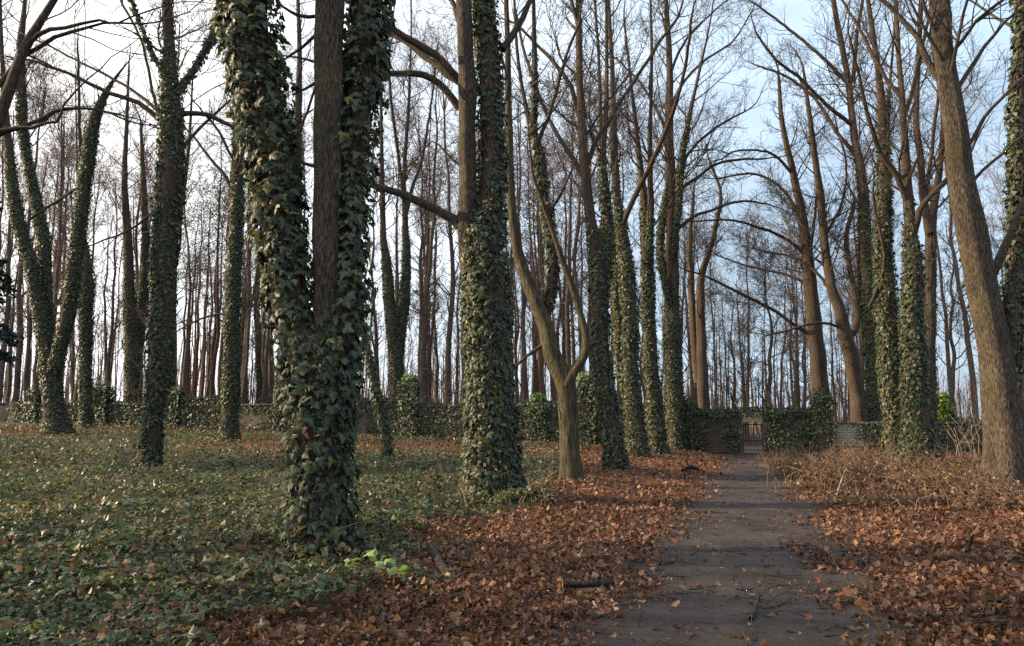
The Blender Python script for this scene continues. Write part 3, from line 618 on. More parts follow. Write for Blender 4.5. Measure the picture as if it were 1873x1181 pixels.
tree('ivy_tree', 'dark ivy tree splitting into a close pair of stems by an ivy-mounded pillar', (244, 773), [
    dict(p=[(244, 773, 30), (243, 700, 30), (244, 640, 30), (238, 564, 24), (234, 450, 18), (228, 330, 13), (232, 220, 9), (236, 120, 6)], ivy=(800, 420), crown=460),
    dict(p=[(246, 650, 20), (256, 590, 20), (263, 520, 19), (266, 430, 15), (262, 330, 12), (258, 230, 8)], d=.15, ivy=(640, 280), crown=430)],
    seed=17, leaf=0.115, ext=4)
tree('ivy_tree', 'ivy trunk standing close behind the arching-boughed tree', (304, 781), [
    dict(p=[(304, 781, 22), (305, 700, 24), (306, 600, 22), (312, 480, 18), (330, 380, 12), (345, 270, 9), (352, 150, 6)], ivy=(800, 440), crown=430)], seed=18, leaf=0.115, ext=4)
tree('ivy_tree', 'ivy tree half hidden behind the forked tree', (509, 790), [
    dict(p=[(509, 790, 24), (514, 720, 24), (522, 640, 24), (530, 560, 24), (538, 430, 24), (542, 300, 22), (545, 200, 18), (548, 100, 12), (545, 0, 10)], ivy=(810, 160), crown=300)],
    limbs=[dict(p=[(545, 250, 6), (570, 180, 5), (540, 120, 4)][:2] + [(590, 110, 4)])], seed=19, leaf=0.115, ext=5)
tree('ivy_tree', 'thin crooked ivy sapling leaning towards the forked tree', (711, 844), [
    dict(p=[(711, 844, 22), (703, 790, 20), (695, 745, 20), (684, 700, 19), (676, 660, 18), (668, 620, 15), (655, 560, 11), (645, 480, 8), (640, 400, 6)], ivy=(860, 520), crown=560)], seed=20, leaf=0.115, ext=0)
tree('ivy_tree', 'ivy tree parted into a V beside a tall ivy-grown pillar', (726, 790), [
    dict(p=[(726, 790, 30), (725, 740, 28), (725, 690, 30), (722, 633, 26), (713, 560, 22), (707, 480, 20), (701, 423, 14), (698, 254, 9), (696, 148, 8), (690, 0, 6)], ivy=(810, 400), crown=430),
    dict(p=[(727, 660, 24), (733, 600, 22), (739, 550, 21), (743, 480, 18), (741, 400, 14), (739, 318, 11), (748, 180, 8), (752, 60, 6), (752, 0, 6)], d=.1, ivy=(650, 400), crown=430)],
    limbs=[dict(p=[(741, 400, 8), (755, 340, 7), (772, 290, 6), (790, 180, 4), (800, 90, 3)]), dict(p=[(740, 370, 7), (728, 280, 6), (715, 180, 5), (712, 90, 4)])], seed=21, leaf=0.115, ext=5, up=0.4)
tree('ivy_tree', 'thin ivy pole against the old wall', (446, 771), [dict(p=[(446, 771, 14), (447, 650, 13), (452, 520, 12), (458, 400, 9), (462, 250, 7), (465, 100, 5)], ivy=(790, 480), crown=480)], seed=22, leaf=0.115, ext=3, group='thin ivy poles by the wall')
tree('ivy_tree', 'thin ivy pole against the old wall', (476, 771), [dict(p=[(476, 771, 13), (474, 650, 13), (470, 540, 11), (478, 420, 8), (488, 260, 6), (490, 120, 4)], ivy=(790, 500), crown=480)], seed=23, leaf=0.115, ext=3, group='thin ivy poles by the wall')
tree('bare_tree', 'dark bare tree at the edge whose crooked boughs reach in overhead', (-120, 985), [
    dict(p=[(-120, 985, 70), (-112, 800, 60), (-100, 600, 54), (-80, 400, 50), (-45, 300, 34), (-12, 240, 24), (14, 170, 20), (50, 80, 17), (95, 5, 12)], ivy=None, mat=M_BARKD, crown=100, bd=.6)],
    limbs=[dict(p=[(-30, 205, 13), (0, 150, 11), (45, 100, 9), (100, 72, 8), (160, 48, 6), (215, 40, 4)], d=.1, tw=1.2), dict(p=[(25, 115, 12), (70, 62, 9), (120, 50, 7), (180, 38, 5), (225, 44, 4)], d=-.1, tw=1.2),
           dict(p=[(-60, 275, 12), (-10, 250, 10), (40, 232, 9), (100, 205, 7), (140, 197, 5), (200, 207, 4)], d=.1, tw=1.5), dict(p=[(-55, 270, 10), (0, 242, 9), (60, 230, 7), (105, 222, 5), (115, 190, 4)], d=-.15, tw=1.5),
           dict(p=[(-70, 60, 16), (-30, 20, 9), (0, -20, 7)], d=.1, tw=1)], seed=31, ext=5, dens=.7)
# behind the wall, traced
tree('woodland_tree', 'thick-trunked leafless tree just behind the gate pillar, boughs drooping over the path', (1500, 760), [
    dict(p=[(1503, 740, 34), (1497, 679, 30), (1487, 580, 26), (1480, 500, 24), (1474, 440, 20), (1465, 381, 16), (1446, 296, 12), (1430, 220, 9), (1425, 150, 6)], ivy=None, crown=560)],
    limbs=[dict(p=[(1495, 620, 8.2), (1457, 597, 6.8), (1409, 564, 6.1), (1330, 524, 5.4), (1290, 505, 4.1), (1250, 492, 2.7)], d=-.2), dict(p=[(1478, 470, 7.5), (1440, 438, 6.1), (1397, 419, 5.4), (1334, 402, 4.1), (1270, 405, 2.7)], d=-.1),
           dict(p=[(1468, 400, 6.8), (1430, 345, 5.4), (1380, 318, 4.8), (1320, 325, 3.4)], d=.2), dict(p=[(1452, 320, 6.1), (1410, 280, 4.8), (1350, 275, 3.4), (1320, 290, 2.7)], d=-.3), dict(p=[(1478, 480, 6.8), (1490, 400, 5.4), (1495, 300, 4.8), (1480, 200, 3.4), (1465, 150, 2.7)], d=.2),
           dict(p=[(1480, 520, 6.1), (1430, 500, 4.8), (1380, 490, 4.1), (1320, 470, 2.7)], d=.4)],
    mat=M_BARKD, Y=45.5, seed=24, dens=1.3, ext=0, spread=1.2, blen=1.2, minr=0.009)
tree('woodland_tree', 'leafless tree forking above the stone coping behind the pale brick wall', (1570, 770), [
    dict(p=[(1572, 765, 30), (1568, 720, 27), (1556, 659, 26), (1545, 611, 25), (1533, 560, 20), (1520, 520, 18), (1508, 440, 15), (1500, 350, 14), (1492, 300, 12), (1478, 190, 8), (1470, 130, 5)], ivy=None, crown=520),
    dict(p=[(1548, 620, 15), (1562, 605, 14), (1568, 580, 12), (1560, 520, 11), (1548, 440, 9), (1560, 380, 8)], d=.1, ivy=None, crown=560)],
    limbs=[dict(p=[(1525, 540, 6.8), (1490, 495, 5.4), (1450, 470, 4.8), (1400, 460, 3.4)], d=.2), dict(p=[(1510, 430, 6.1), (1540, 370, 5.4), (1548, 300, 4.1), (1530, 230, 3.4)], d=-.2), dict(p=[(1545, 600, 5.4), (1500, 590, 4.8), (1455, 600, 4.1), (1410, 612, 2.7)], d=-.2)],
    mat=M_BARKD, Y=43.5, seed=25, dens=1.3, ext=0, spread=1.2, blen=1.1, minr=0.009)
tree('woodland_tree', 'slim pair of bare stems standing above the ivy gate pillar', (1286, 745), [
    dict(p=[(1287, 740, 22), (1284, 650, 18), (1281, 550, 16), (1284, 500, 13), (1300, 450, 10), (1312, 400, 8), (1318, 350, 6), (1300, 300, 4)], ivy=None, crown=600),
    dict(p=[(1277, 700, 14), (1268, 600, 13), (1264, 520, 12), (1262, 440, 9), (1268, 360, 6)], d=.1, ivy=None, crown=560)],
    mat=M_BARKD, Y=49, seed=26, dens=1.1, ext=0, minr=0.009)

# ------------------------------------------------------------------ woodland behind the wall: variants, then copies
def variant(seed, H, r0, kind):
    """trunk and crown meshes of a leafless woodland tree, foot at the origin"""
    G = Grow(seed); r = G.r
    n = 14; hs = np.linspace(-0.3, H, n); drift = np.cumsum(r.normal(0, 0.09 if kind != 'wide' else .16, (n, 2)), 0); lean = r.normal(0, 0.03, 2)
    P = np.stack([drift[:, 0] + lean[0] * hs, drift[:, 1] + lean[1] * hs, hs], -1); R = r0 * (1 - np.linspace(0, 1, n) * 0.85)
    R[0] *= 1.3
    P, R = resample(P, R, 0.5); G.add(P, R, 9, 'trunk')
    lo = {'pole': 0.30, 'pine': 0.55, 'wide': 0.22, 'thin': 0.15}[kind]
    nb = {'pole': 26, 'pine': 20, 'wide': 26, 'thin': 18}[kind]
    tips = []
    for _ in range(nb):
        i = int(len(P) * (lo + (0.97 - lo) * r.random())); i = min(i, len(P) - 2); a = r.uniform(0, 2 * pi)
        el = {'pole': r.uniform(25, 60), 'pine': r.uniform(-5, 35), 'wide': r.uniform(15, 60), 'thin': r.uniform(30, 65)}[kind]
        d = np.array([cos(a) * cos(radians(el)), sin(a) * cos(radians(el)), sin(radians(el))])
        ll = {'pole': 2.6, 'pine': 2.0, 'wide': 4.2, 'thin': 1.8}[kind] * r.uniform(.6, 1.3) * (1.1 - 0.5 * i / len(P))
        grow(G, P[i], d, ll, max(0.02, R[i] * .4), 1, 0.010, {'pole': 1.0, 'pine': .5, 'wide': 1.2, 'thin': .9}[kind], 0.25, wig=0.24)
        tips.append(P[i] + d * ll * .8)
    if kind != 'pine':
        for _ in range(5): grow(G, P[int(len(P) * .85)], np.array([r.normal(0, .4), r.normal(0, .4), 1.0]), H * 0.25, .03, 1, .010, .8)
    z = np.zeros(3)
    tm = G.mesh('trunk', 'trunk', M_PINE if kind == 'pine' else M_WOOD, z)
    cmh = G.mesh('crown', 'crown', M_TWIGR if kind in ('pole', 'thin') else M_TWIG, z)
    nm = None
    if kind == 'pine':
        C = np.array([t for t in tips if t[2] > H * .62]); n = len(C) * 90
        ci = RNG.integers(0, len(C), n); pos = C[ci] + RNG.normal(0, 1, (n, 3)) * np.array([.75, .75, .28])
        nr = RNG.normal(0, 1, (n, 3)); tip = RNG.normal(0, 1, (n, 3)) + np.array([0, 0, .4])
        V, F, CC = leaves_arrays(pos, nr, tip, RNG.uniform(.06, .13, n), pick(np.array([(0.035, 0.055, 0.022), (0.05, 0.07, 0.028), (0.025, 0.042, 0.02)]), n), 'far')
        nm = mesh_np('needles', V, F, M_NEED, CC)
    return tm, cmh, nm
VARS = {'pole': [variant(200 + i, 19 + 2 * (i % 3), 0.17 + .03 * (i % 3), 'pole') for i in range(7)],
        'pine': [variant(300 + i, 20 + 2 * i, 0.20, 'pine') for i in range(3)],
        'wide': [variant(400 + i, 15 + 1.5 * i, 0.24, 'wide') for i in range(4)],
        'thin': [variant(500 + i, 8 + 2 * i, 0.06, 'thin') for i in range(4)]}
KLAB = {'pole': ('leafless_tree', 'tall slender leafless tree in the dense wood beyond the ivy wall', 'slender woodland trees beyond the wall'),
        'pine': ('pine_tree', 'tall pine with reddish bare trunk among the wood beyond the wall', 'pines beyond the wall'),
        'wide': ('spreading_tree', 'leafless wide-crowned tree in the open wood beyond the gate', 'wide-crowned trees beyond the gate'),
        'thin': ('young_tree', 'thin young leafless tree in the wood beyond the wall', 'young trees beyond the wall')}
def place(kind, x, y, s, rz, vi, label=None, group=None, name=None):
    tm, cmh, nm = VARS[kind][vi]; nme, lab, grp = KLAB[kind]
    o = thing(name or nme, (x, y, float(height(x, y))), label or lab, 'tree', group or grp)
    o.rotation_euler = (0, 0, rz); o.scale = (s, s, s)
    obj('trunk', tm, o); tag(obj('crown', cmh, o), kind='stuff')
    if nm: tag(obj('needles', nm, o), kind='stuff')
    return o
rr = random.Random(77)
def wall_Y(px):            # depth of the wall line under an image column
    s = (px - IW / 2) / FPX; return None
taken = []
def spot(pxlo, pxhi, ylo, yhi, gap):
    for _ in range(60):
        px = rr.uniform(pxlo, pxhi); Yd = rr.uniform(ylo, yhi); X = (px - IW / 2) / FPX * Yd
        if all((X - a) ** 2 + (Yd - b) ** 2 > gap * gap for a, b in taken): break
    taken.append((X, Yd)); return X, Yd
for i in range(112):
    x, y = spot(-90, 1140, 57, 100, 1.5); place('pole', x, y, rr.uniform(.95, 1.5), rr.uniform(0, 6.28), i % 7)
for i in range(26):
    lo, hi = ((330, 460), (930, 1030), (0, 1120))[i % 3]; x, y = spot(lo, hi, 66, 100, 1.4); place('pine', x, y, rr.uniform(1.0, 1.35), rr.uniform(0, 6.28), i % 3)
for i in range(34):
    x, y = spot(1120, 2000, 52, 110, 2.2); place('pole', x, y, rr.uniform(.7, 1.1), rr.uniform(0, 6.28), i % 7)
for i, (px, Yd, s) in enumerate([(1420, 60, .95), (1340, 75, .8), (1640, 58, .9), (1740, 66, .95), (1560, 80, 1.0), (1835, 60, .9), (1240, 66, .95), (1180, 60, 1.0), (1900, 55, 1.0), (1465, 90, .9), (1380, 100, .8), (1690, 95, 1.0)]):
    X = (px - IW / 2) / FPX * Yd; taken.append((X, Yd)); place('wide', X, Yd, s, rr.uniform(0, 6.28), i % 4)
for i, (px, Yd, s) in enumerate([(1345, 70, .50), (1395, 74, .48), (1320, 80, .55), (1440, 85, .5), (1365, 62, .42)]):
    X = (px - IW / 2) / FPX * Yd; place('pine', X, Yd, s, rr.uniform(0, 6.28), i % 3, 'short green-needled pine seen far off through the wood above the gate', 'short pines beyond the gate', 'young_pine')
for i in range(34):
    x, y = spot(1240, 1640, 52, 100, 1.3); place('pole', x, y, rr.uniform(.42, .72), rr.uniform(0, 6.28), i % 7)
for i in range(60):
    x, y = spot(-60, 1950, 55, 95, 1.0); place('thin', x, y, rr.uniform(.7, 1.3), rr.uniform(0, 6.28), i % 4)
# trees out of the frame on the sunny side: their stems and twigs break up the low sun
for i, (x, y, s, k) in enumerate([(-13, 8.2, 1.0, 'wide'), (-19, 5.2, 1.0, 'wide'), (-24, 9.3, 1.0, 'pole'), (-33, 12, 1.0, 'pole'), (-31, 6.4, .9, 'pole'), (-46, 27.5, 1.0, 'pole'), (-40, 9.6, 1.1, 'wide'), (-55, 39, 1.1, 'pole'), (-50, 12.6, 1.0, 'pole')]):
    place(k, x, y, s, i * 1.3, i % len(VARS[k]), 'leafless tree standing among the ivy on the sunny side of the graveyard', 'trees on the sunny side of the graveyard', 'graveyard_tree')

# far wood and undergrowth as one mass each
G = Grow(900)
for i in range(900):
    px = rr.uniform(-150, 2050); Yd = rr.uniform(105, 170); X = (px - IW / 2) / FPX * Yd; h = rr.uniform(6, 20) * (1.0 if px < 1150 else .55); z = float(height(X, Yd)); l = rr.gauss(0, .05)
    G.add(np.array([(X, Yd, z - .3), (X + l * h * .5 + rr.gauss(0, .15), Yd, z + h * .5), (X + l * h, Yd, z + h)]), np.array([.15, .10, .02]) * rr.uniform(.5, 1.3), 4, 'a')
    for _ in range(5):
        t_ = rr.uniform(.3, .95); a = rr.uniform(-1, 1); ll = rr.uniform(1, 3)
        p = np.array([X + l * h * t_, Yd, z + h * t_]); G.add(np.array([p, p + np.array([a * ll * .5, 0, ll * .5]), p + np.array([a * ll, rr.uniform(-1, 1), ll])]), np.array([.04, .03, .015]), 3, 'a')
tag(obj('distant_wood', G.mesh('a', 'distant_wood', M_TWIGR, np.zeros(3))), 'far reddish mass of leafless trunks at the back of the wood', 'wood', kind='stuff')
G = Grow(901)
for i in range(900):
    px = rr.uniform(-80, 2000); Yd = rr.uniform(50 if px < 1300 else 44, 90); X = (px - IW / 2) / FPX * Yd
    u, v = uv_of(X, Yd)
    if u < 46 or abs(v) < 1.6: continue
    z = float(height(X, Yd)); h = rr.uniform(1.2, 4.2)
    grow(G, np.array([X, Yd, z - .1]), np.array([rr.gauss(0, .25), rr.gauss(0, .25), 1.0]), h, 0.018, 2, 0.008, .35, .1, 'a', .15)
tag(obj('undergrowth', G.mesh('a', 'undergrowth', M_TWIGR, np.zeros(3))), 'reddish brushwood thicket growing just beyond the wall', 'undergrowth', kind='stuff')
print('TREES DONE')
#@@PART2
# ------------------------------------------------------------------ the wall and its gate
GP = at(1377, 800, 41.3)[:2]
WD, WF = NL, -UD                       # along the wall (away from the path on the ivy side), towards the camera
def wp(t, d, z): 
    q = GP + WD * t + WF * d; return np.array([q[0], q[1], z])
def wall_t(px):                        # where an image column meets the wall line
    s = (px - IW / 2) / FPX; return (GP[0] - s * GP[1]) / (s * WD[1] - WD[0])
def wall_z(px, y): 
    t = wall_t(px); q = wp(t, 0, 0); return at(px, y, q[1])[2]
def wbox(t0, t1, d0, d1, z0, z1):
    return [wp(t0, d0, z0), wp(t1, d0, z0), wp(t1, d1, z0), wp(t0, d1, z0), wp(t0, d0, z1), wp(t1, d0, z1), wp(t1, d1, z1), wp(t0, d1, z1)]
def gz(t, d=0.0):
    q = wp(t, d, 0); return float(height(q[0], q[1]))
M_MORTAR = plain('mortar', (0.05, 0.042, 0.032), (0.13, 0.11, 0.085), 5, .95, .6)
M_BRICKR = plain('brick_red', (0.04, 0.034, 0.026), (0.135, 0.10, 0.075), 3.5, .9, .5)
M_BRICKP = plain('brick_pale', (0.22, 0.23, 0.15), (0.42, 0.41, 0.30), 3.0, .85, .4)
M_COPING = plain('coping_stone', (0.055, 0.05, 0.045), (0.14, 0.13, 0.115), 7, .9, .5)
M_IRON = plain('rusty_iron', (0.018, 0.014, 0.012), (0.06, 0.035, 0.024), 20, .7, .4, .5)
def jit(boxes, s=0.012):
    return [[p + RNG.normal(0, s, 3) for p in b] for b in boxes]
def rel(b, o): return [p - o for p in b]
def wall_part(name, root, boxes, mat, o, bevel=0.02):
    ob = obj(name, boxes_mesh(name, [rel(b, o) for b in boxes], mat), root)
    if bevel:
        md = ob.modifiers.new('bevel', 'BEVEL'); md.width = bevel; md.segments = 2; md.limit_method = 'ANGLE'
    return ob
def ivy_face(t0, t1, zlo, zhi, d, dens, thr=0.0, seed=0, size=.13):
    """ivy leaves over a wall face (and hanging from its top)"""
    n = int(abs(t1 - t0) * (zhi - zlo) * dens); t = RNG.uniform(min(t0, t1), max(t0, t1), n); f = RNG.random(n); z = zlo + (zhi - zlo) * f
    k = vnoise(t, z, 0.9, 41 + seed) * .7 + vnoise(t, z, .3, 42 + seed) * .3 + 0.25 * (f - .4) > thr
    t, z = t[k], z[k]; n = len(t); lump = vnoise(t, z, .55, 43)
    q = GP[None] + WD[None] * t[:, None] + WF[None] * (d + 0.02 + RNG.random(n) * (.08 + .22 * lump))[:, None]
    g = height(q[:, 0], q[:, 1]); P = np.stack([q[:, 0], q[:, 1], np.maximum(z, g + .02)], -1)
    N = np.array([WF[0], WF[1], .35]) + RNG.normal(0, .45, (n, 3)); T = np.array([0, 0, -1.0]) + RNG.normal(0, .5, (n, 3))
    return P, N, T, size * RNG.uniform(.6, 1.25, n)
def ivy_top(t0, t1, z, d0, d1, dens, hang=.1, size=.13):
    n = int(abs(t1 - t0) * abs(d1 - d0) * dens); t = RNG.uniform(min(t0, t1), max(t0, t1), n); d = RNG.uniform(d0, d1, n); lump = vnoise(t, d, .5, 51)
    q = GP[None] + WD[None] * t[:, None] + WF[None] * d[:, None]
    P = np.stack([q[:, 0], q[:, 1], z + .02 + RNG.random(n) * (.03 + hang * 1.6 * lump)], -1)
    N = np.array([0, 0, 1.0]) + RNG.normal(0, .5, (n, 3)); T = RNG.normal(0, 1, (n, 3)) + np.array([WF[0], WF[1], -.2])
    return P, N, T, size * RNG.uniform(.6, 1.25, n)
def ivy_mound(c, rx, rz, n, size=.13, full=.75):
    v = norm(RNG.normal(0, 1, (n, 3))); rad = full + (1 - full) * RNG.random((n, 1)) + .12 * (vnoise(v[:, 0] * 3, v[:, 2] * 3 + v[:, 1], 1.0, 61)[:, None] - .5) * 2
    P = c + v * rad * np.array([rx, rx * .8, rz])
    return P, v + RNG.normal(0, .4, (n, 3)) + np.array([0, 0, .3]), np.array([0, 0, -.8]) + v * .5 + RNG.normal(0, .5, (n, 3)), size * RNG.uniform(.6, 1.25, n)
def put_leaves(name, root, o, sets, pal=IVYC, extra=IVY_EXTRA, kind='mid', mat=None, lift=1.0):
    P, N, T, S = [np.concatenate([s[i] for s in sets]) for i in range(4)]
    V, F, C = leaves_arrays(P, N, T, S, pick(pal * lift, len(P), extra), kind)
    return tag(obj(name, mesh_np(name, V - o, F, mat or M_IVY, C), root), kind='stuff')
LIMEC = np.array([(0.10, 0.16, 0.045), (0.14, 0.20, 0.055), (0.075, 0.125, 0.04)])

# gate wall: two piers, two flanks, lintel over the opening, iron gate
o = wp(0, 0, gz(0)); zt = wall_z(1330, 753); hw = 0.52; pier = 3.1; zl = wall_z(1377, 772)
root = thing('gate_wall', o, 'taller old wall with ivy-topped piers around the iron gate', 'wall')
wall_part('wall_face', root, [wbox(hw, pier, -.2, .2, gz(0) - .5, zt)], M_MORTAR, o)
wall_part('wall_face', root, [wbox(-pier, -hw, -.2, .2, gz(0) - .5, zt)], M_MORTAR, o)
wall_part('lintel', root, [wbox(-hw, hw, -.19, .19, zl, zt - .003)], M_BRICKP, o)
wall_part('coping', root, [wbox(-pier - .05, pier + .05, -.28, .28, zt, zt + .09)], M_COPING, o)
for s in (1, -1):
    wall_part('pier', root, [wbox(s * pier - .1 * s, s * (pier + .75), -.38, .38, gz(0) - .5, zt + .35)], M_MORTAR, o)
def bricks(root, o, t0, t1, z0, z1, d, mat, bl, bh, name='brick', thr=0.0, limit=300):
    hx = boxes_mesh(name, [[np.array(p) for p in [(-.5, -.5, -.5), (.5, -.5, -.5), (.5, .5, -.5), (-.5, .5, -.5), (-.5, -.5, .5), (.5, -.5, .5), (.5, .5, .5), (-.5, .5, .5)]]], mat)
    row = 0; z = z0; n = 0
    while z < z1:
        t = t0 + (bl / 2 if row % 2 else 0) - bl
        while t < t1:
            a, b_ = max(t, t0), min(t + bl - .014, t1)
            if b_ - a > .06 and n < limit:
                ob = obj(name, hx, root, wp((a + b_) / 2, d + rr.uniform(-.006, .01), z + bh / 2) - o); ob.rotation_euler = (0, rr.gauss(0, .008), math.atan2(WD[1], WD[0]) + rr.gauss(0, .008))
                ob.scale = (b_ - a, .08, bh - .014); n += 1
            t += bl
        z += bh; row += 1
bricks(root, o, hw + .02, pier - .12, gz(1.5) + .1, zt - .06, .19, M_BRICKR, .27, .088)
# iron gate standing ajar, its bars thin
gb = gz(0) + .06; gtop = zl - .1
G = Grow(5)
def bar(a, b_, r_, part): G.add(np.array([a, (a + b_) / 2, b_]), np.array([r_] * 3), 6, part)
for tt in (-hw + .05, hw - .05): bar(wp(tt, .05, gb), wp(tt, .05, gtop), .026, 'frame')
for zz in (gb + .06, gb + .72, gtop - .02): bar(wp(-hw + .05, .05, zz), wp(hw - .05, .05, zz), .024, 'frame')
gate = thing('iron_gate', o, 'narrow rusty iron bar gate closing the gap in the wall', 'gate')
obj('gate_frame', G.mesh('frame', 'gate_frame', M_IRON, o), gate)
for i in range(6):
    tt = -hw + .05 + (i + 1) * (2 * hw - .1) / 7; G.add(np.array([wp(tt, .05, gb), wp(tt, .05, (gb + gtop) / 2), wp(tt, .05, gtop + .04)]), np.array([.009] * 3), 6, 'bar%d' % i)
    obj('bar', G.mesh('bar%d' % i, 'bar', M_IRON, o), gate)
zb = gz(0)
sets = [ivy_face(-pier, -hw - .1, zb, zt + .1, .2, 170, .18, 1), ivy_face(hw, pier, zb, zb + 1.35, .24, 130, .47, 2), ivy_face(hw + .8, pier, zt - .8, zt + .1, .24, 140, .43, 3), ivy_face(hw + .1, hw + .75, zb, zb + 1.7, .24, 110, .5, 4),
        ivy_top(-pier, pier, zt + .09, -.32, .36, 170), ivy_face(hw, pier, zt - .2, zt + .12, .3, 220, .1, 5), ivy_face(-pier, hw, zt - .25, zt + .12, .3, 150, .2, 6)]
for s, zz in ((1, 719), (-1, 715)):
    tc = s * (pier + .33); zc = wall_z(1267 if s > 0 else 1483, zz)
    sets += [ivy_face(tc - .6, tc + .6, gz(tc), zc - .2, .38, 140, .1, 7 + s), ivy_mound(wp(tc, 0, zc - .55), .75, .6, 520), ivy_mound(wp(tc, .1, zc - 1.1), .62, .8, 380)]
sets += [ivy_mound(wp(-pier - .3, .1, wall_z(1490, 716) - .1), .4, .38, 150)]
put_leaves('ivy', root, o, sets)

# long wall on the ivy side, in sections that step with the slope
o = wp(wall_t(600), 0, gz(wall_t(600)))
root = thing('boundary_wall', o, 'long low graveyard wall smothered in dark ivy with mounded pillars', 'wall')
secs = [(-160, 28, 737, 0.9), (28, 190, 736, .1), (190, 325, 738, .1), (325, 440, 728, .05), (440, 520, 739, .35), (520, 640, 739, .15), (640, 755, 732, .22), (755, 950, 741, .12), (950, 1070, 738, .05), (1070, 1252, 745, .15)]
sets = []
for i, (a, b_, y, thr) in enumerate(secs):
    ta, tb = wall_t(a), wall_t(b_); z = wall_z((a + b_) / 2, y)
    wall_part('wall_section', root, [wbox(tb + .003, ta - .003, -.18, .18, gz((ta + tb) / 2) - .8, z - .08)], M_MORTAR, o)
    wall_part('coping', root, [wbox(tb - .0, ta - .006, -.27, .27, z - .077, z + .02)], M_COPING, o)
    sets += [ivy_face(ta, tb, min(gz(ta), gz(tb)) - .05, z + .05, .18, 95, thr + .05, 10 + i, .16)]
    if thr < .3: sets += [ivy_top(ta, tb, z + .02, -.3, .33, 120, .1, .15)]
lime = []
for (x, yt, wpx, ybase, lm) in [(70, 704, 30, 0, 0), (190, 697, 44, 0, 0), (325, 706, 32, 0, 0), (640, 722, 20, 0, 0), (752, 690, 34, 0, 1), (985, 726, 34, 0, 1), (1070, 690, 40, 0, 1)]:
    t = wall_t(x); Yw = wp(t, 0, 0)[1]; r_ = wpx * .6 * Yw / FPX; zz = wall_z(x, yt)
    wall_part('pillar', root, [wbox(t - .33, t + .33, -.36, .36, gz(t) - .6, zz - .3)], M_MORTAR, o)
    sets += [ivy_mound(wp(t, .05, zz - r_ * .9), r_, r_, int(420 * r_ * r_ / .4), .15), ivy_face(t - r_ * .9, t + r_ * .9, gz(t), zz - .3, .38, 150, .05, 30 + int(x) % 7, .15)]
    if lm: lime += [ivy_mound(wp(t, .05, zz - .05), r_ * .9, r_ * .6, 260, .14, .5)]
put_leaves('ivy', root, o, sets, kind='far')
put_leaves('ivy', root, o, lime, LIMEC, None, 'far')['label'] = 'fresh pale green ivy tufts on the pillar tops'

# wall on the other side of the gate, with the bare pale bricks
o = wp(wall_t(1660), 0, gz(wall_t(1660)))
root = thing('boundary_wall', o, 'low wall with a bare patch of pale bricks under a stone coping', 'wall')
ta, tb, tc = -pier - .76, wall_t(1830), wall_t(1990); z = wall_z(1550, 772)
wall_part('wall_section', root, [wbox(tb, ta, -.18, .18, gz(ta) - .8, z - .08)], M_MORTAR, o)
wall_part('coping', root, [wbox(tb, ta, -.27, .29, z - .077, z + .03)], M_COPING, o)
wall_part('wall_section', root, [wbox(tc, tb - .004, -.18, .18, gz(ta) - .8, z - .06)], M_MORTAR, o)
t1, t0 = wall_t(1515), wall_t(1572)
bricks(root, o, t0, t1, gz(t0) + .2, z - .08, .17, M_BRICKP, .25, .082)
sets = [ivy_face(wall_t(1556), wall_t(1590), gz(ta), z, .2, 120, .42, 50), ivy_face(wall_t(1585), wall_t(1990), gz(ta) - .1, z + .05, .18, 120, .3, 51), ivy_top(wall_t(1600), wall_t(1990), z + .03, -.3, .36, 170, .16), ivy_face(ta, wall_t(1522), gz(ta), z, .2, 120, .25, 52)]
put_leaves('ivy', root, o, sets)

# green bush over that wall, conifer at the edge, dark slab by the far wall
q = wp(wall_t(1724), -.75, 0); zc = wall_z(1724, 736); o = np.array([q[0], q[1], float(height(q[0], q[1]))])
root = thing('laurel_bush', o, 'bright green leafy bush rising just behind the ivy wall', 'bush')
G = Grow(33)
for i in range(14): grow(G, o + np.array([rr.gauss(0, .2), rr.gauss(0, .2), 0]), np.array([rr.gauss(0, .3), rr.gauss(0, .3), 1]), 1.9, .03, 2, .008, .6, .2, 'a')
obj('stem', G.mesh('a', 'stem', M_TWIG, o), root); root.children[0]['kind'] = 'stuff'
put_leaves('foliage', root, o, [ivy_mound(np.array([q[0] + dx, q[1] + dy, zc + dz]), a, b_, n, .16, .45) for dx, dy, dz, a, b_, n in [(0, 0, -.1, .62, .55, 420), (-.45, .1, -.3, .4, .4, 220), (.42, 0, -.35, .42, .4, 220), (.1, 0, .28, .35, .3, 160), (0, 0, -.8, .6, .6, 250)]],
           np.array([(0.17, 0.25, 0.035), (0.22, 0.30, 0.04), (0.11, 0.18, 0.03), (0.05, 0.085, 0.02)]), None, 'mid')

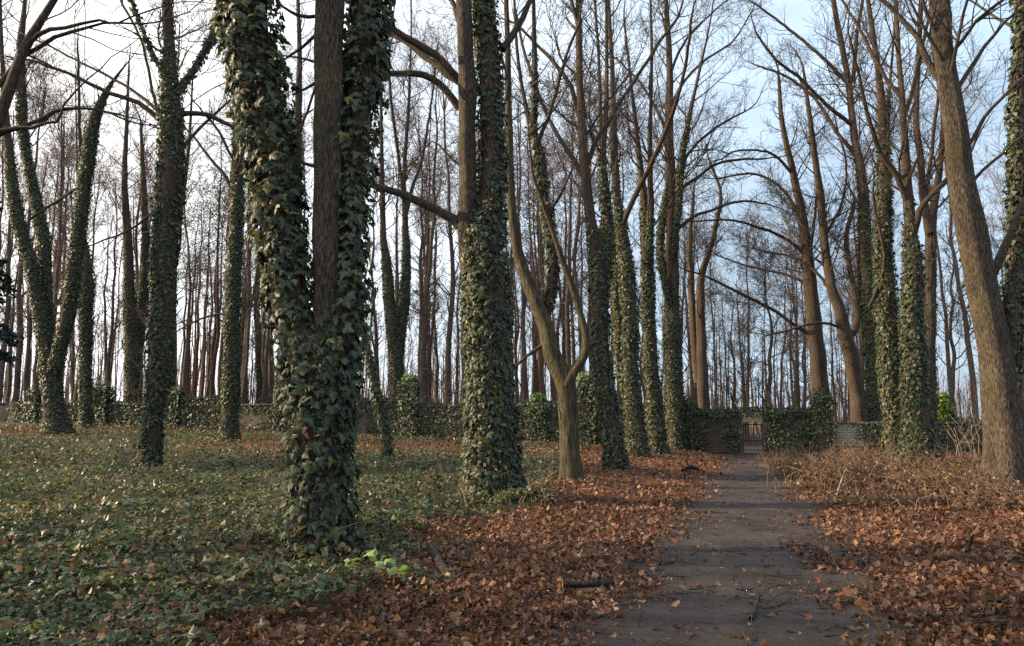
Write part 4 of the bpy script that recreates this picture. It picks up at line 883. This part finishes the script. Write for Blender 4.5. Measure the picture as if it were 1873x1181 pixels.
Yc = 24.0; X = (-128 - IW / 2) / FPX * Yc; o = np.array([X, Yc, float(height(X, Yc))])
root = thing('conifer_tree', o, 'dark blue-green conifer whose drooping boughs reach into view', 'tree')
G = Grow(44); P = np.array([o + np.array([0, 0, z]) for z in np.linspace(-.2, 13, 12)]); G.add(P, np.linspace(.2, .03, 12), 10, 't')
pos, nr, tp = [], [], []
for i in range(150):
    h = rr.uniform(3.6, 12.5); a = rr.uniform(0, 2 * pi); ll = 2.3 * (1 - (h - 3) / 11) + .3
    ts = np.linspace(0, 1, 7)[:, None]; d = np.array([cos(a), sin(a), 0]); B = o + np.array([0, 0, h]) + d * ts * ll + np.array([0, 0, -1.0]) * (ts ** 1.6) * ll * .45
    G.add(B, np.linspace(.025, .006, 7), 4, 'b')
    n = int(170 * ll / 2); f = RNG.random((n, 1)) ** .7; c = o + np.array([0, 0, h]) + d * f * ll + np.array([0, 0, -1.0]) * (f ** 1.6) * ll * .45
    s_ = np.cross(d, [0, 0, 1]); c = c + s_ * RNG.normal(0, .16, (n, 1)) + np.array([0, 0, -.04]) + RNG.normal(0, .05, (n, 3))
    pos.append(c); nr.append(RNG.normal(0, 1, (n, 3)) + np.array([0, 0, .8])); tp.append(d + s_ * RNG.normal(0, .8, (n, 1)) + np.array([0, 0, -.4]))
obj('trunk', G.mesh('t', 'trunk', M_BARKD, o), root); tag(obj('bough', G.mesh('b', 'bough', M_TWIG, o), root), kind='stuff')
P, N, T = np.concatenate(pos), np.concatenate(nr), np.concatenate(tp)
put_leaves('needles', root, o, [(P, N, T, RNG.uniform(.09, .2, len(P)))], np.array([(0.018, 0.034, 0.032), (0.026, 0.046, 0.042), (0.014, 0.026, 0.024)]), None, 'far', M_NEED)

def slab(px, py, lx, ly, lz, rz, name, label):
    g = ground_hit(px, py); B = []
    for z in (-.15, lz):
        for sx, sy in ((-1, -1), (1, -1), (1, 1), (-1, 1)):
            c_, s_ = cos(rz), sin(rz); x, y = sx * lx / 2, sy * ly / 2; B.append(np.array([x * c_ - y * s_, x * s_ + y * c_, z + .04 * sx]))
    r_ = thing(name, g, label, 'grave slab'); ob = obj('slab', boxes_mesh('slab', [B], plain('dark_stone', (.016, .016, .016), (.05, .05, .047), 6, .6, .4)), r_)
    md = ob.modifiers.new('bevel', 'BEVEL'); md.width = .05; md.segments = 2
    n = 130; P = np.stack([RNG.uniform(-lx * .6, lx * .6, n), RNG.uniform(-ly * .8, -ly * .3, n), RNG.uniform(0, lz * .9, n)], -1)
    P[:, :2] = P[:, :2] @ np.array([[cos(rz), sin(rz)], [-sin(rz), cos(rz)]])
    put_leaves('ivy', r_, np.zeros(3), [(P, RNG.normal(0, .5, (n, 3)) + np.array([0, -.4, .7]), RNG.normal(0, 1, (n, 3)), RNG.uniform(.08, .16, n))], kind='far')
slab(38, 765, 1.6, .7, .32, .08, 'grave_slab', 'low dark stone grave slab sunk in ivy near the end of the wall')

# ------------------------------------------------------------------ fallen leaves and the ivy carpet
def scatter(rlo, rhi, d0, r0, pw, th=0.74):
    r = np.linspace(rlo, rhi, 400); dn = np.where(r < r0, d0, d0 * (r0 / r) ** pw); wgt = dn * r; n = int(float(((wgt[1:] + wgt[:-1]) * .5 * np.diff(r)).sum()) * 2 * th)
    rad = np.interp(RNG.random(n), np.concatenate([[0], np.cumsum(wgt)[:-1]]) / np.cumsum(wgt)[-1], r); a = RNG.uniform(-th, th, n)
    return rad * np.sin(a), rad * np.cos(a), rad
def strew(name, label, x, y, rad, size, pal, extra, kind_near, kind_far, mat, single_name, tilt, lift, nsing, cat):
    n = len(x); z = height(x, y) + lift(n)
    P = np.stack([x, y, z], -1); N = np.array([0, 0, 1.0]) + RNG.normal(0, tilt, (n, 3)); N[:, 2] = np.abs(N[:, 2]) + .15; T = RNG.normal(0, 1, (n, 3)); S = size * (.32 + 1.05 * RNG.random(n) ** 1.3) * (1 + rad / 55); C = pick(pal, n, extra)
    tone = (0.62 + 0.66 * vnoise(x, y, .8, 91)) * (.7 + .5 * vnoise(x, y, .17, 92)); C = C * tone[:, None]
    near = rad < 7.5; mid_ = (rad >= 7.5) & (rad < 19); far_ = rad >= 19
    vis = np.where((np.abs(x) < y * .66) & (rad > 5.3), rad - S * 12, 99); sel = np.argsort(vis)[:nsing]
    keep = np.ones(n, bool); keep[sel] = False
    A = leaves_arrays(P[near & keep], N[near & keep], T[near & keep], S[near & keep], C[near & keep], kind_near); B = leaves_arrays(P[mid_ & keep], N[mid_ & keep], T[mid_ & keep], S[mid_ & keep], C[mid_ & keep], kind_far); D = leaves_arrays(P[far_], N[far_], T[far_], S[far_], C[far_], 'far')
    ob = tag(obj(name, mesh_np(name, np.concatenate([A[0], B[0], D[0]]), np.concatenate([A[1], B[1] + len(A[0]), D[1] + len(A[0]) + len(B[0])]), mat, np.concatenate([A[2], B[2], D[2]]))), label, cat, kind='stuff')
    leaf_singles(ob, np.zeros(3), P, N, T, S, C, kind_near, mat, single_name, sel)
    return ob
def lump(x, y): return .24 * sm(vnoise(x, y, 1.1, 97) * .7 + vnoise(x, y, .4, 98) * .3, .35, .85)
x, y, rad = scatter(4.2, 58, 1000, 7.5, 1.65)
u, v = uv_of(x, y); iv = ivy_cover(x, y); pt = on_path(x, y)
k = (RNG.random(len(x)) < (1 - iv * (1.02 - .20 * vnoise(x, y, .5, 99))) * (1 - pt * .985)) & (u < 42.6)
xl, yl, il = x[k], y[k], iv[k]
strew('leaf_litter', 'reddish brown fallen leaves carpeting both sides of the path', xl, yl, rad[k], .060, LITC, (.05, [(.36, .25, .17), (.28, .12, .05), (.04, .028, .025)]), 'dry', 'dry4', M_DRY, 'fallen_leaf', .8, lambda n: RNG.uniform(.002, .05, n) + il * (lump(xl, yl) + RNG.uniform(0, .09, n)), 300, 'leaves')
x, y, rad = scatter(4.2, 58, 900, 7.5, 1.6)
u, v = uv_of(x, y); iv = ivy_cover(x, y); k = (RNG.random(len(x)) < iv * (.45 + .55 * sm(vnoise(x, y, .6, 95), .2, .5))) & (u < 42.6) & (iv > .05)
xx, yy = x[k], y[k]
strew('ivy_carpet', 'carpet of dark green ivy leaves spreading under the trees', xx, yy, rad[k], .062, np.vstack([IVYC * 1.15, IVYC * (1.7, 1.5, 1.35), IVYC[:4] * (2.6, 2.3, 2.1)]), (.12, [(.17, .16, .05), (.13, .075, .04), (.12, .14, .055), (.2, .21, .15), (.16, .07, .04)]), 'ivy', 'mid', M_IVY, 'ivy_leaf', .68, lambda n: RNG.uniform(.02, .12, n) * (.4 + vnoise(xx, yy, .7, 96)) + lump(xx, yy), 300, 'ivy')
# crumbs and leaf scraps trodden into the path
x, y, rad = scatter(4.2, 30, 260, 8, 1.4); pt = on_path(x, y); u, v = uv_of(x, y)
k = (np.abs(v) < 2.2) & (RNG.random(len(x)) < .10 + .9 * sm(np.abs(v) + (vnoise(x, y, .5, 23) - .5), .5, 1.5))
n = k.sum(); P = np.stack([x[k], y[k], height(x[k], y[k]) + .02], -1); N_ = np.array([0, 0, 1.0]) + RNG.normal(0, .35, (n, 3))
V, F, CC = leaves_arrays(P, N_, RNG.normal(0, 1, (n, 3)), RNG.uniform(.010, .038, n), pick(np.vstack([LITC * .6, LITC * .4, [(.3, .24, .18)]]), n), 'dry4')
tag(obj('leaf_crumbs', mesh_np('leaf_crumbs', V, F, M_DRY, CC)), 'small dark leaf scraps trodden into the dirt path', 'leaf scraps', kind='stuff')

# twigs strewn about: one mass; the sticks that stand out are things
G = Grow(61)
x, y, rad = scatter(4.5, 40, 9, 9, 1.3)
for i in range(len(x)):
    z = float(height(x[i], y[i])) + rr.uniform(.012, .05); a = rr.uniform(0, pi); l = rr.uniform(.08, .42); dz = rr.gauss(0, .03)
    d = np.array([cos(a), sin(a), dz]) * l; p = np.array([x[i], y[i], z]); m_ = p + d * .5 + RNG.normal(0, .03, 3) * l * 2
    G.add(np.array([p, m_, p + d]), np.array([.006, .005, .003]) * rr.uniform(.6, 1.5), 4, 'a')
tag(obj('twig_litter', G.mesh('a', 'twig_litter', M_TWIG, np.zeros(3))), 'small broken twigs strewn over leaves and path', 'twigs', kind='stuff')
# dry grass blades and stalks standing in the litter
G = Grow(62)
for i in range(900):
    px, py = rr.choice([(rr.uniform(520, 660), rr.uniform(900, 1030)), (rr.uniform(840, 1010), rr.uniform(830, 930)), (rr.uniform(1650, 1873), rr.uniform(850, 935)), (rr.uniform(300, 860), rr.uniform(785, 850)), (rr.uniform(1400, 1700), rr.uniform(840, 900))])
    g = ground_hit(px, py); h = rr.uniform(.12, .5); d = np.array([rr.gauss(0, .3), rr.gauss(0, .3), 1]) * h
    G.add(np.array([g, g + d * .5 + np.array([0, 0, .02]), g + d * np.array([1.6, 1.6, .9])]), np.array([.004, .0035, .002]) * (1 + g[1] / 25), 3, 'a')
tag(obj('dry_grass', G.mesh('a', 'dry_grass', plain('straw', (.20, .14, .075), (.34, .25, .14), 4, .8, .1), np.zeros(3))), 'sparse pale dry grass stalks standing around the tree feet', 'grass', kind='stuff')

M_BURNT = bark('bark_burnt', (.008, .007, .006), (.022, .018, .016), (.05, .042, .036), vscale=1, scale=30)
M_CUT = plain('cut_wood', (.22, .12, .06), (.36, .22, .12), 14, .8, .3)
M_GREYW = bark('bark_grey', (.016, .014, .012), (.055, .048, .042), (.12, .11, .095), vscale=1, scale=26)
M_PALEW = plain('pale_wood', (.22, .17, .12), (.40, .33, .25), 5, .85, .3)
def stick(name, label, pts, wds, mat, cat='branch', k=10, z=0.0, twigs=0, cut=False, seed=0, group=None):
    """pts: pixels on the ground (x, y, lift in m)"""
    Q = [ground_hit(p[0], p[1]) + np.array([0, 0, p[2]]) for p in pts]; base = Q[0].copy(); base[2] -= pts[0][2]
    r_ = thing(name, base, label, cat, group); G = Grow(seed + 700)
    kk = Q[0][1] / FPX; R = [wd * .5 * kk for wd in wds]
    P, R = resample(np.array(Q), np.array(R), .05); a = np.arange(k) * 2 * pi / k
    rr_ = R[:, None] * (1 + .08 * np.sin(3 * a + 1.0)[None] + G.r.normal(0, .07, (len(R), k)))
    G.add(P, rr_, k, 'a'); obj('wood', G.mesh('a', 'wood', mat, base), r_)
    if cut:
        for nm_, e, s_ in (('cut_end', 0, -1), ('cut_end', -1, 1)):
            d = norm(P[-1] - P[0]) * s_; u_ = norm(np.cross(d, [0, 0, 1])); w_ = np.cross(d, u_); ring = [P[e] + d * .004 + (u_ * cos(t_) + w_ * sin(t_)) * R[e] * .97 for t_ in np.arange(14) * 2 * pi / 14]
            V = np.array(ring + [P[e] + d * .012]) - base; F = np.array([(i, (i + 1) % 14, 14) for i in range(14)]); obj(nm_, mesh_np(nm_, V, F, M_CUT if e == 0 else M_BURNT, smooth=False), r_)
    for i in range(twigs):
        j = int(len(P) * G.r.uniform(.15, .95)); d = np.array([G.r.normal(0, 1), G.r.normal(0, 1), abs(G.r.normal(.25, .2))])
        grow(G, P[min(j, len(P) - 1)], d, G.r.uniform(.15, .5), max(.003, R[min(j, len(R) - 1)] * .5), 2, .003, .5, 0, 'tw')
    me = G.mesh('tw', 'twig', mat, base)
    if me: tag(obj('twig', me, r_), kind='stuff')
    return r_
stick('charred_log', 'short black log lying on the leaves by the path', [(1030, 1088, .095), (1075, 1087, .09), (1122, 1085, .098)], (12, 11, 12.5), M_BURNT, 'log', 14, cut=True, seed=1)
stick('bark_log', 'knobbly grey bark log propped in the leaves near the forked tree', [(814, 1056, .06), (803, 1040, .085), (790, 1018, .12)], (17, 15, 15), M_GREYW, 'log', 12, cut=True, seed=2)
stick('knotted_branch', 'knotted broken branch lying in the middle of the path', [(1374, 1140, .03), (1384, 1118, .05), (1390, 1104, .08)], (9, 8, 5), M_GREYW, k=8, twigs=7, seed=3)
stick('path_stick', 'dark stick lying flat along the path edge below the black log', [(1120, 1165, .015), (1080, 1160, .02), (1040, 1152, .02)], (4, 4, 3), M_BARKD, k=6, twigs=3, seed=4)
stick('path_stick', 'short thick dark stick on the edge of the path above the black log', [(1208, 1036, .02), (1232, 1032, .025)], (7, 6), M_BARKD, k=7, twigs=1, seed=5)
stick('path_stick', 'bent pale twig between the black log and the path', [(1085, 1105, .02), (1092, 1118, .03), (1098, 1126, .02)], (4, 4, 3), M_PALEW, k=6, seed=6)
stick('path_stick', 'slim dark stick with side twigs beside the knotted branch', [(1395, 1118, .015), (1425, 1112, .02), (1448, 1098, .03)], (4, 3, 2), M_BARKD, k=6, twigs=3, seed=7)
stick('path_stick', 'flat dark stick at the foot of the path below the knotted branch', [(1320, 1166, .015), (1345, 1170, .02), (1370, 1172, .015)], (5, 5, 3), M_BARKD, k=6, twigs=2, seed=8)
stick('dead_branch', 'small heap of dark dead branches on litter beside the path', [(1248, 864, .05), (1262, 862, .12), (1278, 862, .06)], (7, 8, 5), M_BURNT, k=7, twigs=9, seed=9)
stick('dead_branch', 'dark dead branch half buried in leaf litter past the brambles', [(1680, 1015, .03), (1700, 1014, .05), (1712, 1016, .03)], (8, 8, 6), M_BURNT, k=7, twigs=3, seed=10)
stick('dead_branch', 'dark broken stub poking from the leaf litter facing the bark tree', [(1768, 1016, .03), (1776, 1012, .12), (1780, 1014, .2)], (9, 7, 4), M_BURNT, k=7, twigs=3, seed=11)
stick('pale_branch', 'pale bare fallen branch caught in front of the brambles', [(1528, 915, .03), (1540, 897, .22), (1552, 885, .42), (1570, 872, .55)], (4, 4, 3, 2), M_PALEW, k=6, twigs=10, seed=12)
stick('pale_branch', 'pale forked twig leaning across the bramble heap', [(1598, 893, .05), (1585, 880, .35), (1566, 870, .6), (1556, 862, .8)], (4, 4, 3, 2), M_PALEW, k=6, twigs=9, seed=13)
g = ground_hit(690, 1062); root = thing('green_sprig', g, 'fresh lime green leafy sprig at the foot of the forked tree', 'sprig')
n = 9; P = np.array([g + np.array([dx, dy - .1, h + .09]) for dx, dy, h in [(-.22, .1, .14), (-.1, .02, .18), (0, -.02, .10), (.08, 0, .12), (.17, -.05, .07), (.26, -.06, .06), (-.02, .1, .16), (-.3, .16, .1), (.12, .06, .1)]])
put_leaves('leaf', root, g, [(P, RNG.normal(0, .4, (n, 3)) + np.array([0, -.5, .8]), RNG.normal(0, 1, (n, 3)), RNG.uniform(.09, .14, n))], np.array([(.20, .30, .08), (.24, .34, .11)]), None, 'ivy')
G = Grow(71)
for p in P: G.add(np.array([g, (g + p) / 2 + np.array([0, 0, .05]), p]), np.array([.004, .003, .002]), 4, 'a')
tag(obj('stalk', G.mesh('a', 'stalk', plain('stalk', (.12, .14, .05), (.2, .2, .08), 5), g), root), kind='stuff')

M_BRAM = plain('bramble_stem', (.07, .046, .033), (.22, .145, .095), 2.5, .85, .2)
# brambles and dead bracken on the far side of the path
BRC = np.array([(.13, .068, .042), (.18, .10, .06), (.10, .052, .035), (.25, .165, .10), (.075, .042, .032)])
def bramble(px, py, r_, h, n, nl, label, seed, mat=None):
    mat = mat or M_BRAM; g = ground_hit(px, py); root = thing('bramble_bush', g, label, 'bush'); G = Grow(seed); pos = []
    nl = int(nl * .95)
    for i in range(int(n * 1.05)):
        a, q = rr.uniform(0, 2 * pi), r_ * math.sqrt(rr.random()); s_ = g + np.array([cos(a) * q, sin(a) * q * .8, 0]); s_[2] = float(height(s_[0], s_[1])) - .03
        d = np.array([rr.gauss(0, .5), rr.gauss(0, .5), 1.0]); d /= np.linalg.norm(d); ll = h * rr.uniform(.45, 1.35); pts = []; c = s_.copy()
        for j in range(7):
            pts.append(c.copy()); c = c + d * ll / 6; d = norm(d + np.array([rr.gauss(0, .16), rr.gauss(0, .16), -.16]))
        G.add(np.array(pts), np.linspace(.008, .004, 7) * (1 + g[1] / 40), 4, 'a'); pos += [pts[j] + RNG.normal(0, .1, 3) for j in range(2, 7)]
        for j in range(3): grow(G, pts[rr.randint(2, 6)], RNG.normal(0, 1, 3) + np.array([0, 0, .3]), rr.uniform(.2, .5), .005, 3, .004, 1, 0, 'a')
    tag(obj('stem', G.mesh('a', 'stem', mat, g), root), kind='stuff')
    pos = np.array(pos); k = RNG.integers(0, len(pos), nl); P = pos[k] + RNG.normal(0, .09, (nl, 3)); P[:, 2] = np.maximum(P[:, 2], g[2] + .03)
    put_leaves('foliage', root, g, [(P, RNG.normal(0, 1, (nl, 3)), RNG.normal(0, 1, (nl, 3)) + np.array([0, 0, -.6]), RNG.uniform(.035, .10, nl))], BRC, None, 'dry', M_DRY)
for i, a in enumerate([(1440, 856, 1.0, .42, 90, 500, 'low brown bramble patch beside the path near the gate'), (1500, 872, 1.3, .75, 170, 800, 'dark tangled bramble heap beside the pale fallen branch'), (1570, 880, 1.2, .85, 170, 800, 'tall reddish bramble heap below the slender ivy tree'),
                       (1640, 885, 1.1, .62, 130, 800, 'brown bramble patch at the foot of the ivy column tree'), (1715, 892, 1.2, .7, 130, 900, 'pale leafy dead bracken at the foot of the broad ivy tree'), (1780, 905, 1.0, .6, 110, 800, 'golden dry bracken clump beside the heavy leaning trunk'),
                       (1835, 930, .8, .42, 90, 600, 'low dry bracken around the foot of the heavy leaning trunk'), (1545, 838, 1.0, .5, 80, 400, 'bramble patch against the pale brick wall'), (1600, 925, .9, .3, 60, 400, 'thin low brambles spilling onto the leaf litter'),
                       (1412, 838, .6, .4, 50, 250, 'small bramble tuft next to the gate opening')]): bramble(*a, seed=800 + i)
for i, px in enumerate([1745, 1757, 1768, 1781, 1790, 1802]):
    g = ground_hit(px, 838 + (i % 3) * 4); G = Grow(850 + i); root = thing('sapling', g, 'thin pale sapling stem standing before the ivy wall', 'sapling', 'saplings before the ivy wall')
    for j in range(2): grow(G, g + np.array([rr.gauss(0, .1), 0, -.05]), np.array([rr.gauss(0, .12), 0, 1.0]), rr.uniform(1.2, 2.0), .013, 2, .006, .5, .2, 'a', .08)
    obj('stem', G.mesh('a', 'stem', M_PALEW, g), root)['kind'] = 'stuff'
# ivy and bare vines heaped at the foot of the stout tree
tr = [o_ for o_ in bpy.data.objects if o_.get('label', '').startswith('stout tree')][0]; g = np.array(tr.location)
def low(dx, dy, r_, h, n): return ivy_mound(np.array([g[0] + dx, g[1] + dy, float(height(g[0] + dx, g[1] + dy)) + .02]), r_, h, n, .075, .3)
sets = [low(.45, -.45, .55, .30, 420), low(.85, -.5, .45, .17, 260), low(-.25, -.6, .5, .24, 320), low(-.6, -.3, .4, .2, 200), low(.1, -.7, .6, .2, 300)]
put_leaves('ivy', tr, g, sets)
G = Grow(930)
for i in range(26):
    p = g + np.array([rr.uniform(-.6, 1.2), rr.uniform(-.8, -.3), 0]); p[2] = float(height(p[0], p[1])) + .05
    grow(G, p, np.array([rr.gauss(.3, .6), rr.gauss(0, .4), rr.uniform(.1, .7)]), rr.uniform(.3, .7), .006, 3, .003, 1, -.5, 'v')
tag(obj('vine', G.mesh('v', 'vine', M_PALEW, g), tr), kind='stuff')
